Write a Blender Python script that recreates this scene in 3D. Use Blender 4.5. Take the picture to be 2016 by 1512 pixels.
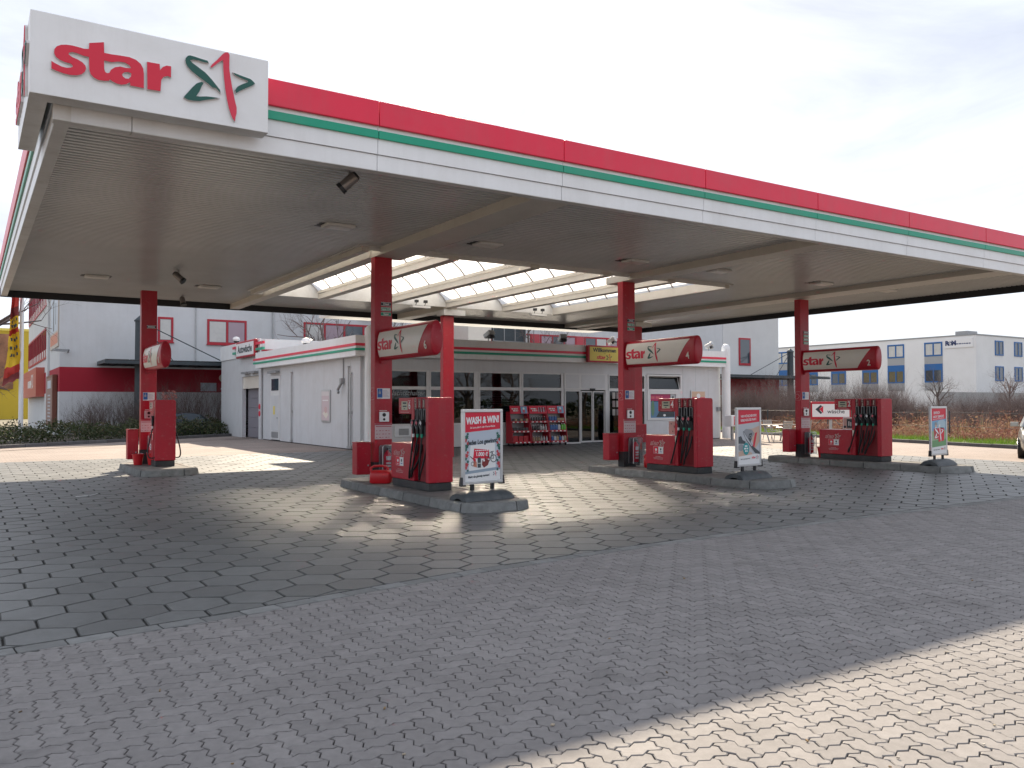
import bpy, bmesh, math, random
from mathutils import Vector, Matrix, noise
R = math.radians
random.seed(7)
for o in list(bpy.data.objects):
    bpy.data.objects.remove(o)
S = bpy.context.scene
COL = S.collection

# ------------------------------------------------------------------ camera
YAW, PITCH, ROLL, CAMH = R(32.864), R(1.361), R(-0.129), 1.65
_f = Vector((math.sin(YAW)*math.cos(PITCH), math.cos(YAW)*math.cos(PITCH), math.sin(PITCH)))
_r = Vector((math.cos(YAW), -math.sin(YAW), 0)); _u = _r.cross(_f)
_r, _u = _r*math.cos(ROLL)+_u*math.sin(ROLL), _u*math.cos(ROLL)-_r*math.sin(ROLL)
cd = bpy.data.cameras.new('camera'); cam = bpy.data.objects.new('camera', cd); COL.objects.link(cam)
cd.sensor_width = 36; cd.lens = 36*1659.4/2016; cd.clip_start = 0.05; cd.clip_end = 3000
M = Matrix((( _r.x,_u.x,-_f.x,0),(_r.y,_u.y,-_f.y,0),(_r.z,_u.z,-_f.z,CAMH),(0,0,0,1)))
cam.matrix_world = M
S.camera = cam

# ------------------------------------------------------------------ sky, sun, exposure
SUNV = Vector((0.73, 1.187, 1.0)).normalized()          # towards the sun
w = bpy.data.worlds.new('World'); S.world = w; w.use_nodes = True
nt = w.node_tree; nt.nodes.clear(); N = nt.nodes.new; LK = nt.links.new
out = N('ShaderNodeOutputWorld'); bg = N('ShaderNodeBackground'); bg.inputs['Strength'].default_value = 0.1
sky = N('ShaderNodeTexSky'); sky.sky_type = 'NISHITA'; sky.sun_disc = False
sky.sun_elevation = math.asin(SUNV.z); sky.sun_rotation = math.atan2(SUNV.x, SUNV.y)
sky.air_density = 1.0; sky.dust_density = 1.6; sky.ozone_density = 1.5
tc = N('ShaderNodeTexCoord'); mp = N('ShaderNodeMapping'); mp.inputs['Scale'].default_value = (1.0, 1.0, 3.2)
n1 = N('ShaderNodeTexNoise'); n1.inputs['Scale'].default_value = 1.7; n1.inputs['Detail'].default_value = 7; n1.inputs['Roughness'].default_value = 0.55; n1.inputs['Distortion'].default_value = 0.6
rp = N('ShaderNodeValToRGB'); rp.color_ramp.elements[0].position = 0.30; rp.color_ramp.elements[1].position = 0.62
rp.color_ramp.elements[0].color = (0.88,0.88,0.88,1); rp.color_ramp.elements[1].color = (0.985,0.985,0.985,1)
n2 = N('ShaderNodeTexNoise'); n2.inputs['Scale'].default_value = 1.9; n2.inputs['Detail'].default_value = 8; n2.inputs['Roughness'].default_value = 0.6; n2.inputs['Distortion'].default_value = 0.8
rp2 = N('ShaderNodeValToRGB'); rp2.color_ramp.elements[0].position = 0.32; rp2.color_ramp.elements[1].position = 0.62
rp2.color_ramp.elements[0].color = (2.0,2.12,2.42,1); rp2.color_ramp.elements[1].color = (3.15,3.3,3.65,1)
mx = N('ShaderNodeMix'); mx.data_type = 'RGBA'
LK(tc.outputs['Generated'], mp.inputs['Vector']); LK(mp.outputs['Vector'], n1.inputs['Vector']); LK(mp.outputs['Vector'], n2.inputs['Vector'])
LK(n1.outputs['Fac'], rp.inputs['Fac']); LK(n2.outputs['Fac'], rp2.inputs['Fac'])
LK(rp.outputs['Color'], mx.inputs[0]); LK(sky.outputs['Color'], mx.inputs[6]); LK(rp2.outputs['Color'], mx.inputs[7])
LK(mx.outputs[2], bg.inputs['Color']); LK(bg.outputs['Background'], out.inputs['Surface'])
sd = bpy.data.lights.new('sun', 'SUN'); sd.energy = 3.1; sd.angle = R(0.8); sd.color = (1.0, 0.855, 0.665)
so = bpy.data.objects.new('sun', sd); COL.objects.link(so); so.location = (30, 40, 40)
so.rotation_euler = (-SUNV).to_track_quat('-Z', 'Y').to_euler()
vs = S.view_settings; vs.view_transform = 'Standard'; vs.look = 'None'; vs.exposure = 1.80; vs.gamma = 1.0
vs.use_curve_mapping = False
S.render.engine = 'CYCLES'
S.cycles.max_bounces = 7; S.cycles.diffuse_bounces = 4; S.cycles.transparent_max_bounces = 12; S.cycles.sample_clamp_indirect = 40
S.cycles.caustics_reflective = False; S.cycles.caustics_refractive = True

# ------------------------------------------------------------------ materials
MATS = {}
def mat(name, col=(0.5,0.5,0.5), rough=0.6, metal=0.0, var=0.0, vscale=8.0, bump=0.0, bscale=60.0, dirt=None, dscale=1.5, damt=0.3, rnd=0.0, attr=0.0, streak=0.0, spots=0.0, spotcol=(0.03,0.03,0.03), spscale=2.0, coat=0.0, spec=None, alpha=None):
    """procedural material: base colour, broad tonal noise, optional dirt colour patches, per-piece tone, fine bump"""
    if name in MATS: return MATS[name]
    m = bpy.data.materials.new(name); m.use_nodes = True; t = m.node_tree; b = t.nodes['Principled BSDF']
    n = t.nodes.new; l = t.links.new
    b.inputs['Roughness'].default_value = rough; b.inputs['Metallic'].default_value = metal
    if coat: b.inputs['Coat Weight'].default_value = coat; b.inputs['Coat Roughness'].default_value = 0.15
    if spec is not None: b.inputs['Specular IOR Level'].default_value = spec
    c = n('ShaderNodeRGB'); c.outputs[0].default_value = (*col, 1); cur = c.outputs[0]
    tcn = n('ShaderNodeTexCoord'); geo = n('ShaderNodeNewGeometry')
    pos = geo.outputs['Position']
    if var > 0:
        x = n('ShaderNodeTexNoise'); x.inputs['Scale'].default_value = vscale; x.inputs['Detail'].default_value = 6; x.inputs['Roughness'].default_value = 0.65
        l(pos, x.inputs['Vector'])
        mr = n('ShaderNodeMapRange'); mr.inputs['From Min'].default_value = 0.3; mr.inputs['From Max'].default_value = 0.7
        mr.inputs['To Min'].default_value = 1-var; mr.inputs['To Max'].default_value = 1+var; l(x.outputs['Fac'], mr.inputs['Value'])
        h = n('ShaderNodeVectorMath'); h.operation = 'SCALE'; l(cur, h.inputs[0]); l(mr.outputs['Result'], h.inputs['Scale']); cur = h.outputs['Vector']
    if rnd > 0 or attr > 0:
        oi = n('ShaderNodeObjectInfo'); at = n('ShaderNodeAttribute'); at.attribute_name = 'tint'
        ad = n('ShaderNodeMath'); ad.operation = 'ADD'; l(oi.outputs['Random'], ad.inputs[0]); l(at.outputs['Fac'], ad.inputs[1])
        fr = n('ShaderNodeMath'); fr.operation = 'FRACT'; l(ad.outputs[0], fr.inputs[0])
        mr = n('ShaderNodeMapRange'); mr.inputs['To Min'].default_value = 1-rnd; mr.inputs['To Max'].default_value = 1+rnd; l(fr.outputs[0], mr.inputs['Value'])
        h = n('ShaderNodeVectorMath'); h.operation = 'SCALE'; l(cur, h.inputs[0]); l(mr.outputs['Result'], h.inputs['Scale']); cur = h.outputs['Vector']
    if dirt is not None:
        x = n('ShaderNodeTexNoise'); x.inputs['Scale'].default_value = dscale; x.inputs['Detail'].default_value = 8; x.inputs['Roughness'].default_value = 0.7; x.inputs['Distortion'].default_value = 0.4
        l(pos, x.inputs['Vector'])
        mr = n('ShaderNodeMapRange'); mr.inputs['From Min'].default_value = 0.45; mr.inputs['From Max'].default_value = 0.75
        mr.inputs['To Min'].default_value = 0; mr.inputs['To Max'].default_value = damt; l(x.outputs['Fac'], mr.inputs['Value'])
        mi = n('ShaderNodeMix'); mi.data_type = 'RGBA'; mi.inputs[7].default_value = (*dirt, 1); l(mr.outputs['Result'], mi.inputs[0]); l(cur, mi.inputs[6]); cur = mi.outputs[2]
    if streak > 0:        # rain streaks running down
        mpn = n('ShaderNodeMapping'); mpn.inputs['Scale'].default_value = (2.4,2.4,0.22); l(pos, mpn.inputs['Vector'])
        x = n('ShaderNodeTexNoise'); x.inputs['Scale'].default_value = 1.6; x.inputs['Detail'].default_value = 7; x.inputs['Roughness'].default_value = 0.7; l(mpn.outputs['Vector'], x.inputs['Vector'])
        mr = n('ShaderNodeMapRange'); mr.inputs['From Min'].default_value = 0.48; mr.inputs['From Max'].default_value = 0.78; mr.inputs['To Min'].default_value = 0; mr.inputs['To Max'].default_value = streak; l(x.outputs['Fac'], mr.inputs['Value'])
        mi = n('ShaderNodeMix'); mi.data_type = 'RGBA'; mi.inputs[7].default_value = (0.20,0.18,0.15,1); l(mr.outputs['Result'], mi.inputs[0]); l(cur, mi.inputs[6]); cur = mi.outputs[2]
    if spots > 0:         # drips and stains
        x = n('ShaderNodeTexNoise'); x.inputs['Scale'].default_value = spscale; x.inputs['Detail'].default_value = 5; x.inputs['Roughness'].default_value = 0.55; l(pos, x.inputs['Vector'])
        mr = n('ShaderNodeMapRange'); mr.inputs['From Min'].default_value = 0.60; mr.inputs['From Max'].default_value = 0.70; mr.inputs['To Min'].default_value = 0; mr.inputs['To Max'].default_value = spots; l(x.outputs['Fac'], mr.inputs['Value'])
        mi = n('ShaderNodeMix'); mi.data_type = 'RGBA'; mi.inputs[7].default_value = (*spotcol, 1); l(mr.outputs['Result'], mi.inputs[0]); l(cur, mi.inputs[6]); cur = mi.outputs[2]
    l(cur, b.inputs['Base Color'])
    if bump > 0:
        x = n('ShaderNodeTexNoise'); x.inputs['Scale'].default_value = bscale; x.inputs['Detail'].default_value = 5; l(pos, x.inputs['Vector'])
        bp = n('ShaderNodeBump'); bp.inputs['Strength'].default_value = bump; bp.inputs['Distance'].default_value = 0.01
        l(x.outputs['Fac'], bp.inputs['Height']); l(bp.outputs['Normal'], b.inputs['Normal'])
    MATS[name] = m
    return m

def leafmat(name, cols, rough=0.7, trans=0.25):
    """foliage / dry stalks: colour picked per piece by the 'tint' attribute"""
    m = bpy.data.materials.new(name); m.use_nodes = True; t = m.node_tree; n = t.nodes.new; l = t.links.new
    b = t.nodes['Principled BSDF']; b.inputs['Roughness'].default_value = rough; b.inputs['Specular IOR Level'].default_value = 0.25
    at = n('ShaderNodeAttribute'); at.attribute_name = 'tint'; rp = n('ShaderNodeValToRGB'); e = rp.color_ramp.elements
    while len(e) < len(cols): e.new(0.5)
    for i, c in enumerate(cols): e[i].position = i/(len(cols)-1); e[i].color = (*c, 1)
    l(at.outputs['Fac'], rp.inputs['Fac']); l(rp.outputs['Color'], b.inputs['Base Color'])
    tr = n('ShaderNodeBsdfTranslucent'); l(rp.outputs['Color'], tr.inputs['Color'])
    ms = n('ShaderNodeMixShader'); ms.inputs[0].default_value = trans
    l(b.outputs[0], ms.inputs[1]); l(tr.outputs[0], ms.inputs[2]); l(ms.outputs[0], t.nodes['Material Output'].inputs['Surface'])
    MATS[name] = m; return m

def glassmat(name, tint=(0.55,0.62,0.66), refl=(1,1,1), ior=1.5, rough=0.0, body=None, bodyf=0.0):
    m = bpy.data.materials.new(name); m.use_nodes = True; t = m.node_tree; n = t.nodes.new; l = t.links.new
    t.nodes.remove(t.nodes['Principled BSDF'])
    tr = n('ShaderNodeBsdfTransparent'); tr.inputs['Color'].default_value = (*tint, 1)
    gl = n('ShaderNodeBsdfGlossy'); gl.inputs['Roughness'].default_value = rough; gl.inputs['Color'].default_value = (*refl, 1)
    fr = n('ShaderNodeFresnel'); gb = n('ShaderNodeNewGeometry'); im = n('ShaderNodeMapRange'); im.inputs['To Min'].default_value = ior; im.inputs['To Max'].default_value = 1/ior
    l(gb.outputs['Backfacing'], im.inputs['Value']); l(im.outputs['Result'], fr.inputs['IOR'])
    nz = n('ShaderNodeTexNoise'); nz.inputs['Scale'].default_value = 0.9; nz.inputs['Detail'].default_value = 1
    g = n('ShaderNodeNewGeometry'); l(g.outputs['Position'], nz.inputs['Vector'])
    bp = n('ShaderNodeBump'); bp.inputs['Strength'].default_value = 0.06; bp.inputs['Distance'].default_value = 0.05; l(nz.outputs['Fac'], bp.inputs['Height']); l(bp.outputs['Normal'], gl.inputs['Normal'])
    ms = n('ShaderNodeMixShader'); l(fr.outputs[0], ms.inputs[0]); l(tr.outputs[0], ms.inputs[1]); l(gl.outputs[0], ms.inputs[2])
    l(ms.outputs[0], t.nodes['Material Output'].inputs['Surface'])
    MATS[name] = m; return m

def skylightmat():
    m = bpy.data.materials.new('polycarbonate'); m.use_nodes = True; t = m.node_tree; n = t.nodes.new; l = t.links.new
    t.nodes.remove(t.nodes['Principled BSDF'])
    rf = n('ShaderNodeBsdfRefraction'); rf.inputs['Color'].default_value = (1,1,1,1); rf.inputs['IOR'].default_value = 1.045; rf.inputs['Roughness'].default_value = 1.0
    tl = n('ShaderNodeBsdfTranslucent'); tl.inputs['Color'].default_value = (0.97,0.97,0.97,1)
    df = n('ShaderNodeBsdfDiffuse'); df.inputs['Color'].default_value = (0.8,0.8,0.8,1)
    a = n('ShaderNodeMixShader'); a.inputs[0].default_value = 0.06; l(tl.outputs[0], a.inputs[1]); l(df.outputs[0], a.inputs[2])
    c = n('ShaderNodeMixShader'); c.inputs[0].default_value = 0.74; l(rf.outputs[0], c.inputs[1]); l(a.outputs[0], c.inputs[2])
    l(c.outputs[0], t.nodes['Material Output'].inputs['Surface'])
    return m

RED = mat('red_paint', (0.44,0.0045,0.022), 0.38, var=0.07, vscale=2, dirt=(0.26,0.03,0.04), dscale=2.5, damt=0.30, streak=0.18, spots=0.35, spotcol=(0.40,0.12,0.12), spscale=14)
REDP = mat('red_print', (0.66,0.012,0.045), 0.42)
FRED = mat('red_fascia', (0.76,0.014,0.058), 0.33, var=0.06, vscale=0.8, dirt=(0.60,0.10,0.13), dscale=0.7, damt=0.30, streak=0.12)
FGRN = mat('green_fascia', (0.0,0.32,0.19), 0.35, var=0.06, vscale=1.0, dirt=(0.15,0.26,0.2), dscale=0.9, damt=0.3)
DGRN = mat('green_logo', (0.004,0.085,0.065), 0.4)
WHT = mat('white_cladding', (0.80,0.82,0.83), 0.4, var=0.03, vscale=1.5, dirt=(0.46,0.43,0.38), dscale=0.9, damt=0.20, streak=0.10)
WHTD = mat('weathered_white', (0.70,0.70,0.68), 0.45, var=0.05, vscale=1.5, dirt=(0.38,0.34,0.27), dscale=1.6, damt=0.45)
PRINTW = mat('white_print', (0.80,0.80,0.80), 0.45)
PRINTK = mat('dark_print', (0.02,0.035,0.045), 0.5)
SOFF = mat('soffit_metal', (0.55,0.57,0.565), 0.27, var=0.08, vscale=0.6, dirt=(0.44,0.44,0.425), dscale=0.5, damt=0.5)
BEAM = mat('beam_paint', (0.60,0.57,0.51), 0.45, var=0.06, vscale=1.0, dirt=(0.4,0.36,0.3), dscale=1.3, damt=0.35)
BLK = mat('black_plastic', (0.012,0.013,0.015), 0.45, var=0.1, vscale=6)
BLKF = mat('black_trim', (0.008,0.010,0.014), 0.5)
DKBASE = mat('charcoal_plinth', (0.028,0.031,0.034), 0.6, var=0.2, vscale=4, dirt=(0.12,0.11,0.1), dscale=3, damt=0.4)
RUB = mat('rubber_hose', (0.010,0.010,0.011), 0.5)
ALU = mat('aluminium', (0.62,0.63,0.64), 0.35, metal=0.85, var=0.05, vscale=5)
GALV = mat('galvanised_steel', (0.42,0.44,0.45), 0.45, metal=0.6, var=0.12, vscale=6, dirt=(0.25,0.2,0.15), dscale=5, damt=0.25)
GREYM = mat('grey_metal', (0.30,0.31,0.32), 0.45, metal=0.3, var=0.08, vscale=5)
STEELD = mat('dark_steel', (0.05,0.065,0.075), 0.5, metal=0.3, var=0.15, vscale=5)
KERB = mat('kerb_concrete', (0.20,0.205,0.20), 0.85, var=0.22, vscale=7, bump=0.35, bscale=120, dirt=(0.10,0.105,0.10), dscale=4, damt=0.6, rnd=0.22)
SLAB = mat('island_concrete', (0.20,0.195,0.185), 0.9, var=0.2, vscale=5, bump=0.3, bscale=120, dirt=(0.08,0.075,0.07), dscale=2.2, damt=0.6)
HEX = mat('hexagon_concrete', (0.118,0.124,0.124), 0.47, var=0.13, vscale=9, bump=0.18, bscale=170, dirt=(0.068,0.073,0.074), dscale=0.45, damt=0.65, rnd=0.15, attr=1, spots=0.55, spotcol=(0.06,0.058,0.055), spscale=1.1)
ILK = mat('interlock_concrete', (0.198,0.187,0.183), 0.78, var=0.13, vscale=16, bump=0.5, bscale=260, dirt=(0.145,0.135,0.132), dscale=0.7, damt=0.6, rnd=0.11, attr=1, spots=0.35, spotcol=(0.075,0.07,0.068), spscale=1.7)
SAND = mat('joint_sand', (0.045,0.040,0.034), 0.95, var=0.35, vscale=12, dirt=(0.08,0.09,0.035), dscale=2.5, damt=0.35)
SANDH = mat('dark_joint_sand', (0.030,0.029,0.026), 0.95, var=0.35, vscale=12)
RIBG = mat('glazing_bar_grey', (0.42,0.40,0.39), 0.5)
BORD = mat('border_concrete', (0.165,0.168,0.165), 0.85, var=0.18, vscale=10, bump=0.4, bscale=200, dirt=(0.14,0.14,0.13), dscale=2, damt=0.5, rnd=0.2, attr=1)
WALLG = mat('wall_panel', (0.60,0.62,0.64), 0.45, var=0.03, vscale=1.2, dirt=(0.42,0.41,0.39), dscale=1.4, damt=0.25, streak=0.12)
FRAMEW = mat('white_frame', (0.66,0.67,0.67), 0.4, var=0.02, vscale=3)
STUCCO = mat('white_render', (0.62,0.64,0.66), 0.85, var=0.05, vscale=0.7, bump=0.2, bscale=50, dirt=(0.45,0.45,0.43), dscale=0.35, damt=0.3, streak=0.09)
STUCR = mat('red_render', (0.36,0.012,0.03), 0.8, var=0.07, vscale=1.0, bump=0.15, bscale=50)
REDFR = mat('red_window_frame', (0.42,0.012,0.03), 0.45)
BLUEF = mat('blue_window_frame', (0.012,0.12,0.36), 0.45)
FARWIN = mat('window_glass_far', (0.05,0.07,0.09), 0.06, spec=0.9)
CURT = mat('white_curtain', (0.6,0.6,0.58), 0.9, var=0.1, vscale=2)
BARK = mat('bark', (0.075,0.06,0.05), 0.9, var=0.3, vscale=5)
TWIG = mat('bare_twigs', (0.155,0.12,0.11), 0.9, var=0.3, vscale=1.5, rnd=0.35)
TWIG2 = mat('reddish_twigs', (0.12,0.075,0.06), 0.9, var=0.35, vscale=1.5, rnd=0.3)
SOIL = mat('soil', (0.07,0.055,0.04), 0.95, var=0.35, vscale=3, bump=0.4, bscale=20)
GROUND = mat('ground_earth', (0.17,0.15,0.11), 0.95, var=0.3, vscale=0.4, dirt=(0.09,0.12,0.04), dscale=0.2, damt=0.6)
POLY = skylightmat()
GLASS = glassmat('shop_glass', (0.40,0.46,0.48))
CLEAR = glassmat('clear_plastic', (0.75,0.78,0.80))
YEL = mat('yellow_sign', (0.72,0.60,0.12), 0.5)
CREAM = mat('cream_panel', (0.74,0.70,0.62), 0.32, var=0.03, vscale=3)
# ------------------------------------------------------------------ helpers
def root_off(p):
    v = Vector((0,0,0))
    while p is not None:
        v += p.location; p = p.parent
    return v

class B:
    """collects faces, builds ONE mesh object"""
    def __init__(s): s.v = []; s.f = []; s.t = []; s.tint = None
    def add(s, vs, fs, tint=0.0):
        k = len(s.v); s.v += [tuple(x) for x in vs]; s.f += [tuple(i+k for i in q) for q in fs]; s.t += [tint]*len(fs); return s
    def box(s, x0,y0,z0, x1,y1,z1, tint=0.0):
        return s.add([(x0,y0,z0),(x1,y0,z0),(x1,y1,z0),(x0,y1,z0),(x0,y0,z1),(x1,y0,z1),(x1,y1,z1),(x0,y1,z1)],
                     [(0,3,2,1),(4,5,6,7),(0,1,5,4),(1,2,6,5),(2,3,7,6),(3,0,4,7)], tint)
    def obox(s, c, ax, ay, az, hx, hy, hz, tint=0.0):
        c = Vector(c); ax = Vector(ax).normalized()*hx; ay = Vector(ay).normalized()*hy; az = Vector(az).normalized()*hz
        p = [c+ax*i+ay*j+az*k for k in (-1,1) for i,j in ((-1,-1),(1,-1),(1,1),(-1,1))]
        return s.add(p, [(0,3,2,1),(4,5,6,7),(0,1,5,4),(1,2,6,5),(2,3,7,6),(3,0,4,7)], tint)
    def poly(s, pts, tint=0.0): return s.add(pts, [tuple(range(len(pts)))], tint)
    def prism(s, pts, vec, tint=0.0):
        n = len(pts); vec = Vector(vec); a = [Vector(p) for p in pts]; b = [p+vec for p in a]
        fs = [tuple(range(n))[::-1], tuple(range(n,2*n))] + [(i,(i+1)%n,n+(i+1)%n,n+i) for i in range(n)]
        return s.add(a+b, fs, tint)
    def tube(s, path, r, n=8, caps=True, tint=0.0):
        path = [Vector(p) for p in path]; m = len(path); rs = r if isinstance(r,(list,tuple)) else [r]*m
        vs = []; prev = None
        for i,p in enumerate(path):
            d = (path[min(i+1,m-1)]-path[max(i-1,0)]).normalized()
            if prev is None:
                a = Vector((0,0,1)) if abs(d.z) < 0.9 else Vector((1,0,0)); e = d.cross(a).normalized()
            else:
                e = (prev - d*prev.dot(d))
                e = e.normalized() if e.length > 1e-5 else d.cross(Vector((0.3,0.5,0.8))).normalized()
            prev = e; g = d.cross(e)
            for k in range(n):
                t = 2*math.pi*k/n; vs.append(p+(e*math.cos(t)+g*math.sin(t))*rs[i])
        fs = [(i*n+k, i*n+(k+1)%n, (i+1)*n+(k+1)%n, (i+1)*n+k) for i in range(m-1) for k in range(n)]
        if caps: fs += [tuple(range(n))[::-1], tuple(range((m-1)*n, m*n))]
        return s.add(vs, fs, tint)
    def cyl(s, p0, p1, r, n=12, tint=0.0): return s.tube([p0,p1], r, n, True, tint)
    def lathe(s, prof, c=(0,0,0), n=20, tint=0.0):
        c = Vector(c); vs = []
        for r,z in prof:
            for k in range(n): t = 2*math.pi*k/n; vs.append(c+Vector((r*math.cos(t), r*math.sin(t), z)))
        m = len(prof); fs = [(i*n+k, i*n+(k+1)%n, (i+1)*n+(k+1)%n, (i+1)*n+k) for i in range(m-1) for k in range(n)]
        fs += [tuple(range(n))[::-1], tuple(range((m-1)*n, m*n))]
        return s.add(vs, fs, tint)
    def loft(s, rings, caps=True, tint=0.0):
        n = len(rings[0]); vs = [p for q in rings for p in q]; m = len(rings)
        fs = [(i*n+k, i*n+(k+1)%n, (i+1)*n+(k+1)%n, (i+1)*n+k) for i in range(m-1) for k in range(n)]
        if caps: fs += [tuple(range(n))[::-1], tuple(range((m-1)*n, m*n))]
        return s.add(vs, fs, tint)
    def mesh(s, me, o=(0,0,0), right=(1,0,0), up=(0,1,0), sc=1.0, fn=None):
        o = Vector(o); right = Vector(right); up = Vector(up); nn = right.cross(up)
        vs = [o+right*(p.co.x*sc)+up*(p.co.y*sc)+nn*p.co.z for p in me.vertices]
        if fn: vs = [fn(v) for v in vs]
        return s.add(vs, [tuple(p.vertices) for p in me.polygons])
    def build(s, name, m, parent=None, smooth=False, bevel=0.0, seg=2, ang=35, keep=False, tints=False):
        me = bpy.data.meshes.new(name)
        off = Vector((0,0,0)) if keep or parent is None else root_off(parent)
        if bevel > 0:
            bm = bmesh.new(); vv = [bm.verts.new(Vector(x)-off) for x in s.v]
            for q in s.f:
                try: bm.faces.new([vv[i] for i in q])
                except ValueError: pass
            bmesh.ops.recalc_face_normals(bm, faces=bm.faces)
            ed = [e for e in bm.edges if len(e.link_faces)==2 and e.calc_face_angle(0) > R(30)]
            bmesh.ops.bevel(bm, geom=ed, offset=bevel, segments=seg, profile=0.5, affect='EDGES', clamp_overlap=True)
            bm.to_mesh(me); bm.free()
        else:
            me.from_pydata([tuple(Vector(x)-off) for x in s.v], [], s.f); me.validate()
            if tints:
                at = me.attributes.new('tint','FLOAT','FACE'); at.data.foreach_set('value', s.t[:len(me.polygons)])
        if smooth:
            me.polygons.foreach_set('use_smooth', [True]*len(me.polygons)); me.set_sharp_from_angle(angle=R(ang))
        me.materials.append(m); me.update()
        o = bpy.data.objects.new(name, me); COL.objects.link(o)
        if parent is not None: o.parent = parent
        return o

def tag(o, label, cat=None, group=None, kind=None):
    o['label'] = label
    if cat: o['category'] = cat
    if group: o['group'] = group
    if kind: o['kind'] = kind
    return o
def thing(name, label, cat, loc=(0,0,0), rz=0.0, group=None):
    o = bpy.data.objects.new(name, None); COL.objects.link(o); o.location = loc; o.rotation_euler = (0,0,rz); o.empty_display_size = 0.2
    return tag(o, label, cat, group)
def struct(o, label=None):
    o['kind'] = 'structure'
    if label: o['label'] = label
    return o
def stuff(o, label=None, cat=None):
    o['kind'] = 'stuff'
    if label: o['label'] = label
    if cat: o['category'] = cat
    return o
def copy_tree(o, parent=None):
    c = o.copy(); COL.objects.link(c); c.parent = parent
    for ch in o.children: copy_tree(ch, c)
    return c
def dup(o, loc, rz=0.0, label=None, group=None, sc=None):
    c = copy_tree(o); c.location = loc; c.rotation_euler = (0,0,rz)
    if label: c['label'] = label
    if group: c['group'] = group
    if sc: c.scale = (sc,sc,sc) if isinstance(sc,(int,float)) else sc
    return c
def curve_mesh(polys, ext=0.0, sc=1.0, grow=0.0):
    cu = bpy.data.curves.new('tmp','CURVE'); cu.dimensions = '2D'; cu.fill_mode = 'BOTH'; cu.extrude = ext; cu.offset = grow
    for p in polys:
        s = cu.splines.new('POLY'); s.points.add(len(p)-1); s.use_cyclic_u = True
        for i,(x,y) in enumerate(p): s.points[i].co = (x*sc, y*sc, 0, 1)
    o = bpy.data.objects.new('tmp', cu); me = bpy.data.meshes.new_from_object(o)
    bpy.data.objects.remove(o); bpy.data.curves.remove(cu); return me
def text_mesh(txt, size=1.0, bold=0.0, ext=0.0, align='CENTER', shear=0.0, sx=1.0, spacing=1.0, lines=1.0):
    cu = bpy.data.curves.new('tmp','FONT'); cu.body = txt; cu.size = size; cu.offset = bold; cu.extrude = ext
    cu.align_x = align; cu.align_y = 'CENTER'; cu.shear = shear; cu.space_character = spacing; cu.space_line = lines; cu.resolution_u = 4
    o = bpy.data.objects.new('tmp', cu); me = bpy.data.meshes.new_from_object(o)
    bpy.data.objects.remove(o); bpy.data.curves.remove(cu)
    if sx != 1.0:
        for v in me.vertices: v.co.x *= sx
    return me
FY = ((1,0,0),(0,0,1)); FX = ((0,-1,0),(0,0,1))       # print facing -Y / facing -X
def bez(p0,p1,p2,p3,n=14):
    p0,p1,p2,p3 = map(Vector,(p0,p1,p2,p3)); return [p0*(1-t)**3+p1*3*t*(1-t)**2+p2*3*t*t*(1-t)+p3*t**3 for t in [i/n for i in range(n+1)]]
STAR=[[(-1007,-99),(-969,-117),(-916,-136),(-870,-138),(-835,-128),(-816,-114),(-820,-99),(-841,-85),(-888,-83),(-934,-69),(-970,-45),(-984,-11),(-982,26),(-962,59),(-924,83),(-878,95),(-825,99),(-766,95),(-718,90),(-673,98),(-670,160),(-537,199),(-533,90),(-463,90),(-382,96),(-294,99),(-231,85),(-186,53),(-160,8),(-153,-48),(-152,-197),(-283,-196),(-286,-162),(-324,-191),(-367,-205),(-411,-202),(-448,-189),(-479,-171),(-482,-186),(-528,-197),(-583,-200),(-625,-184),(-656,-154),(-668,-109),(-672,18),(-723,18),(-777,32),(-824,34),(-854,21),(-856,0),(-824,-19),(-776,-32),(-735,-50),(-704,-80),(-698,-109),(-710,-144),(-739,-175),(-781,-194),(-834,-202),(-892,-200),(-962,-186),(-1006,-172)],[(-533,13),(-462,10),(-400,30),(-338,34),(-294,16),(-275,-14),(-325,-22),(-381,-19),(-431,-38),(-468,-72),(-483,-107),(-504,-115),(-523,-104),(-532,-72)],[(-365,-96),(-343,-70),(-306,-59),(-274,-66),(-277,-101),(-299,-130),(-330,-133),(-355,-117)],[(-122,88),(1,91),(5,26),(34,66),(73,90),(116,91),(115,-26),(80,-19),(41,-38),(18,-75),(11,-196),(-117,-200)]]
EMB_G=[[(266,215),(285,242),(308,253),(355,250),(411,242),(490,234),(502,216),(457,212),(400,220),(344,218),(308,200),(333,176),(401,138),(469,99),(537,37),(583,-14),(624,-59),(630,-88),(584,-46),(549,-48),(503,-16),(413,34),(328,87),(283,130),(267,162),(261,191)],[(430,-10),(452,-16),(430,-62),(408,-120),(375,-178),(414,-176),(482,-160),(550,-155),(604,-152),(556,-172),(482,-197),(414,-223),(347,-232),(291,-232),(252,-218),(252,-205),(285,-160),(335,-91),(379,-38)],[(771,163),(827,151),(898,139),(958,130),(992,106),(1007,88),(983,66),(905,16),(840,-27),(802,-59),(790,-26),(816,16),(863,50),(929,90),(932,106),(887,115),(821,130),(786,143)]]
EMB_R=[[(525,178),(539,204),(593,266),(651,343),(679,369),(709,377),(726,353),(724,287),(724,197),(736,109),(751,21),(769,-66),(788,-152),(806,-223),(806,-282),(794,-333),(789,-377),(765,-351),(747,-311),(724,-244),(700,-139),(682,-30),(669,88),(660,194),(660,260),(651,279),(605,239),(548,181),(531,167)]]
def star_word(ext=0.0, sc=0.001, grow=0.0): return curve_mesh(STAR, ext, sc, grow)
def emb_green(ext=0.0, sc=0.001, grow=0.0): return curve_mesh(EMB_G, ext, sc, grow)
def emb_red(ext=0.0, sc=0.001, grow=0.0): return curve_mesh(EMB_R, ext, sc, grow)
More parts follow.
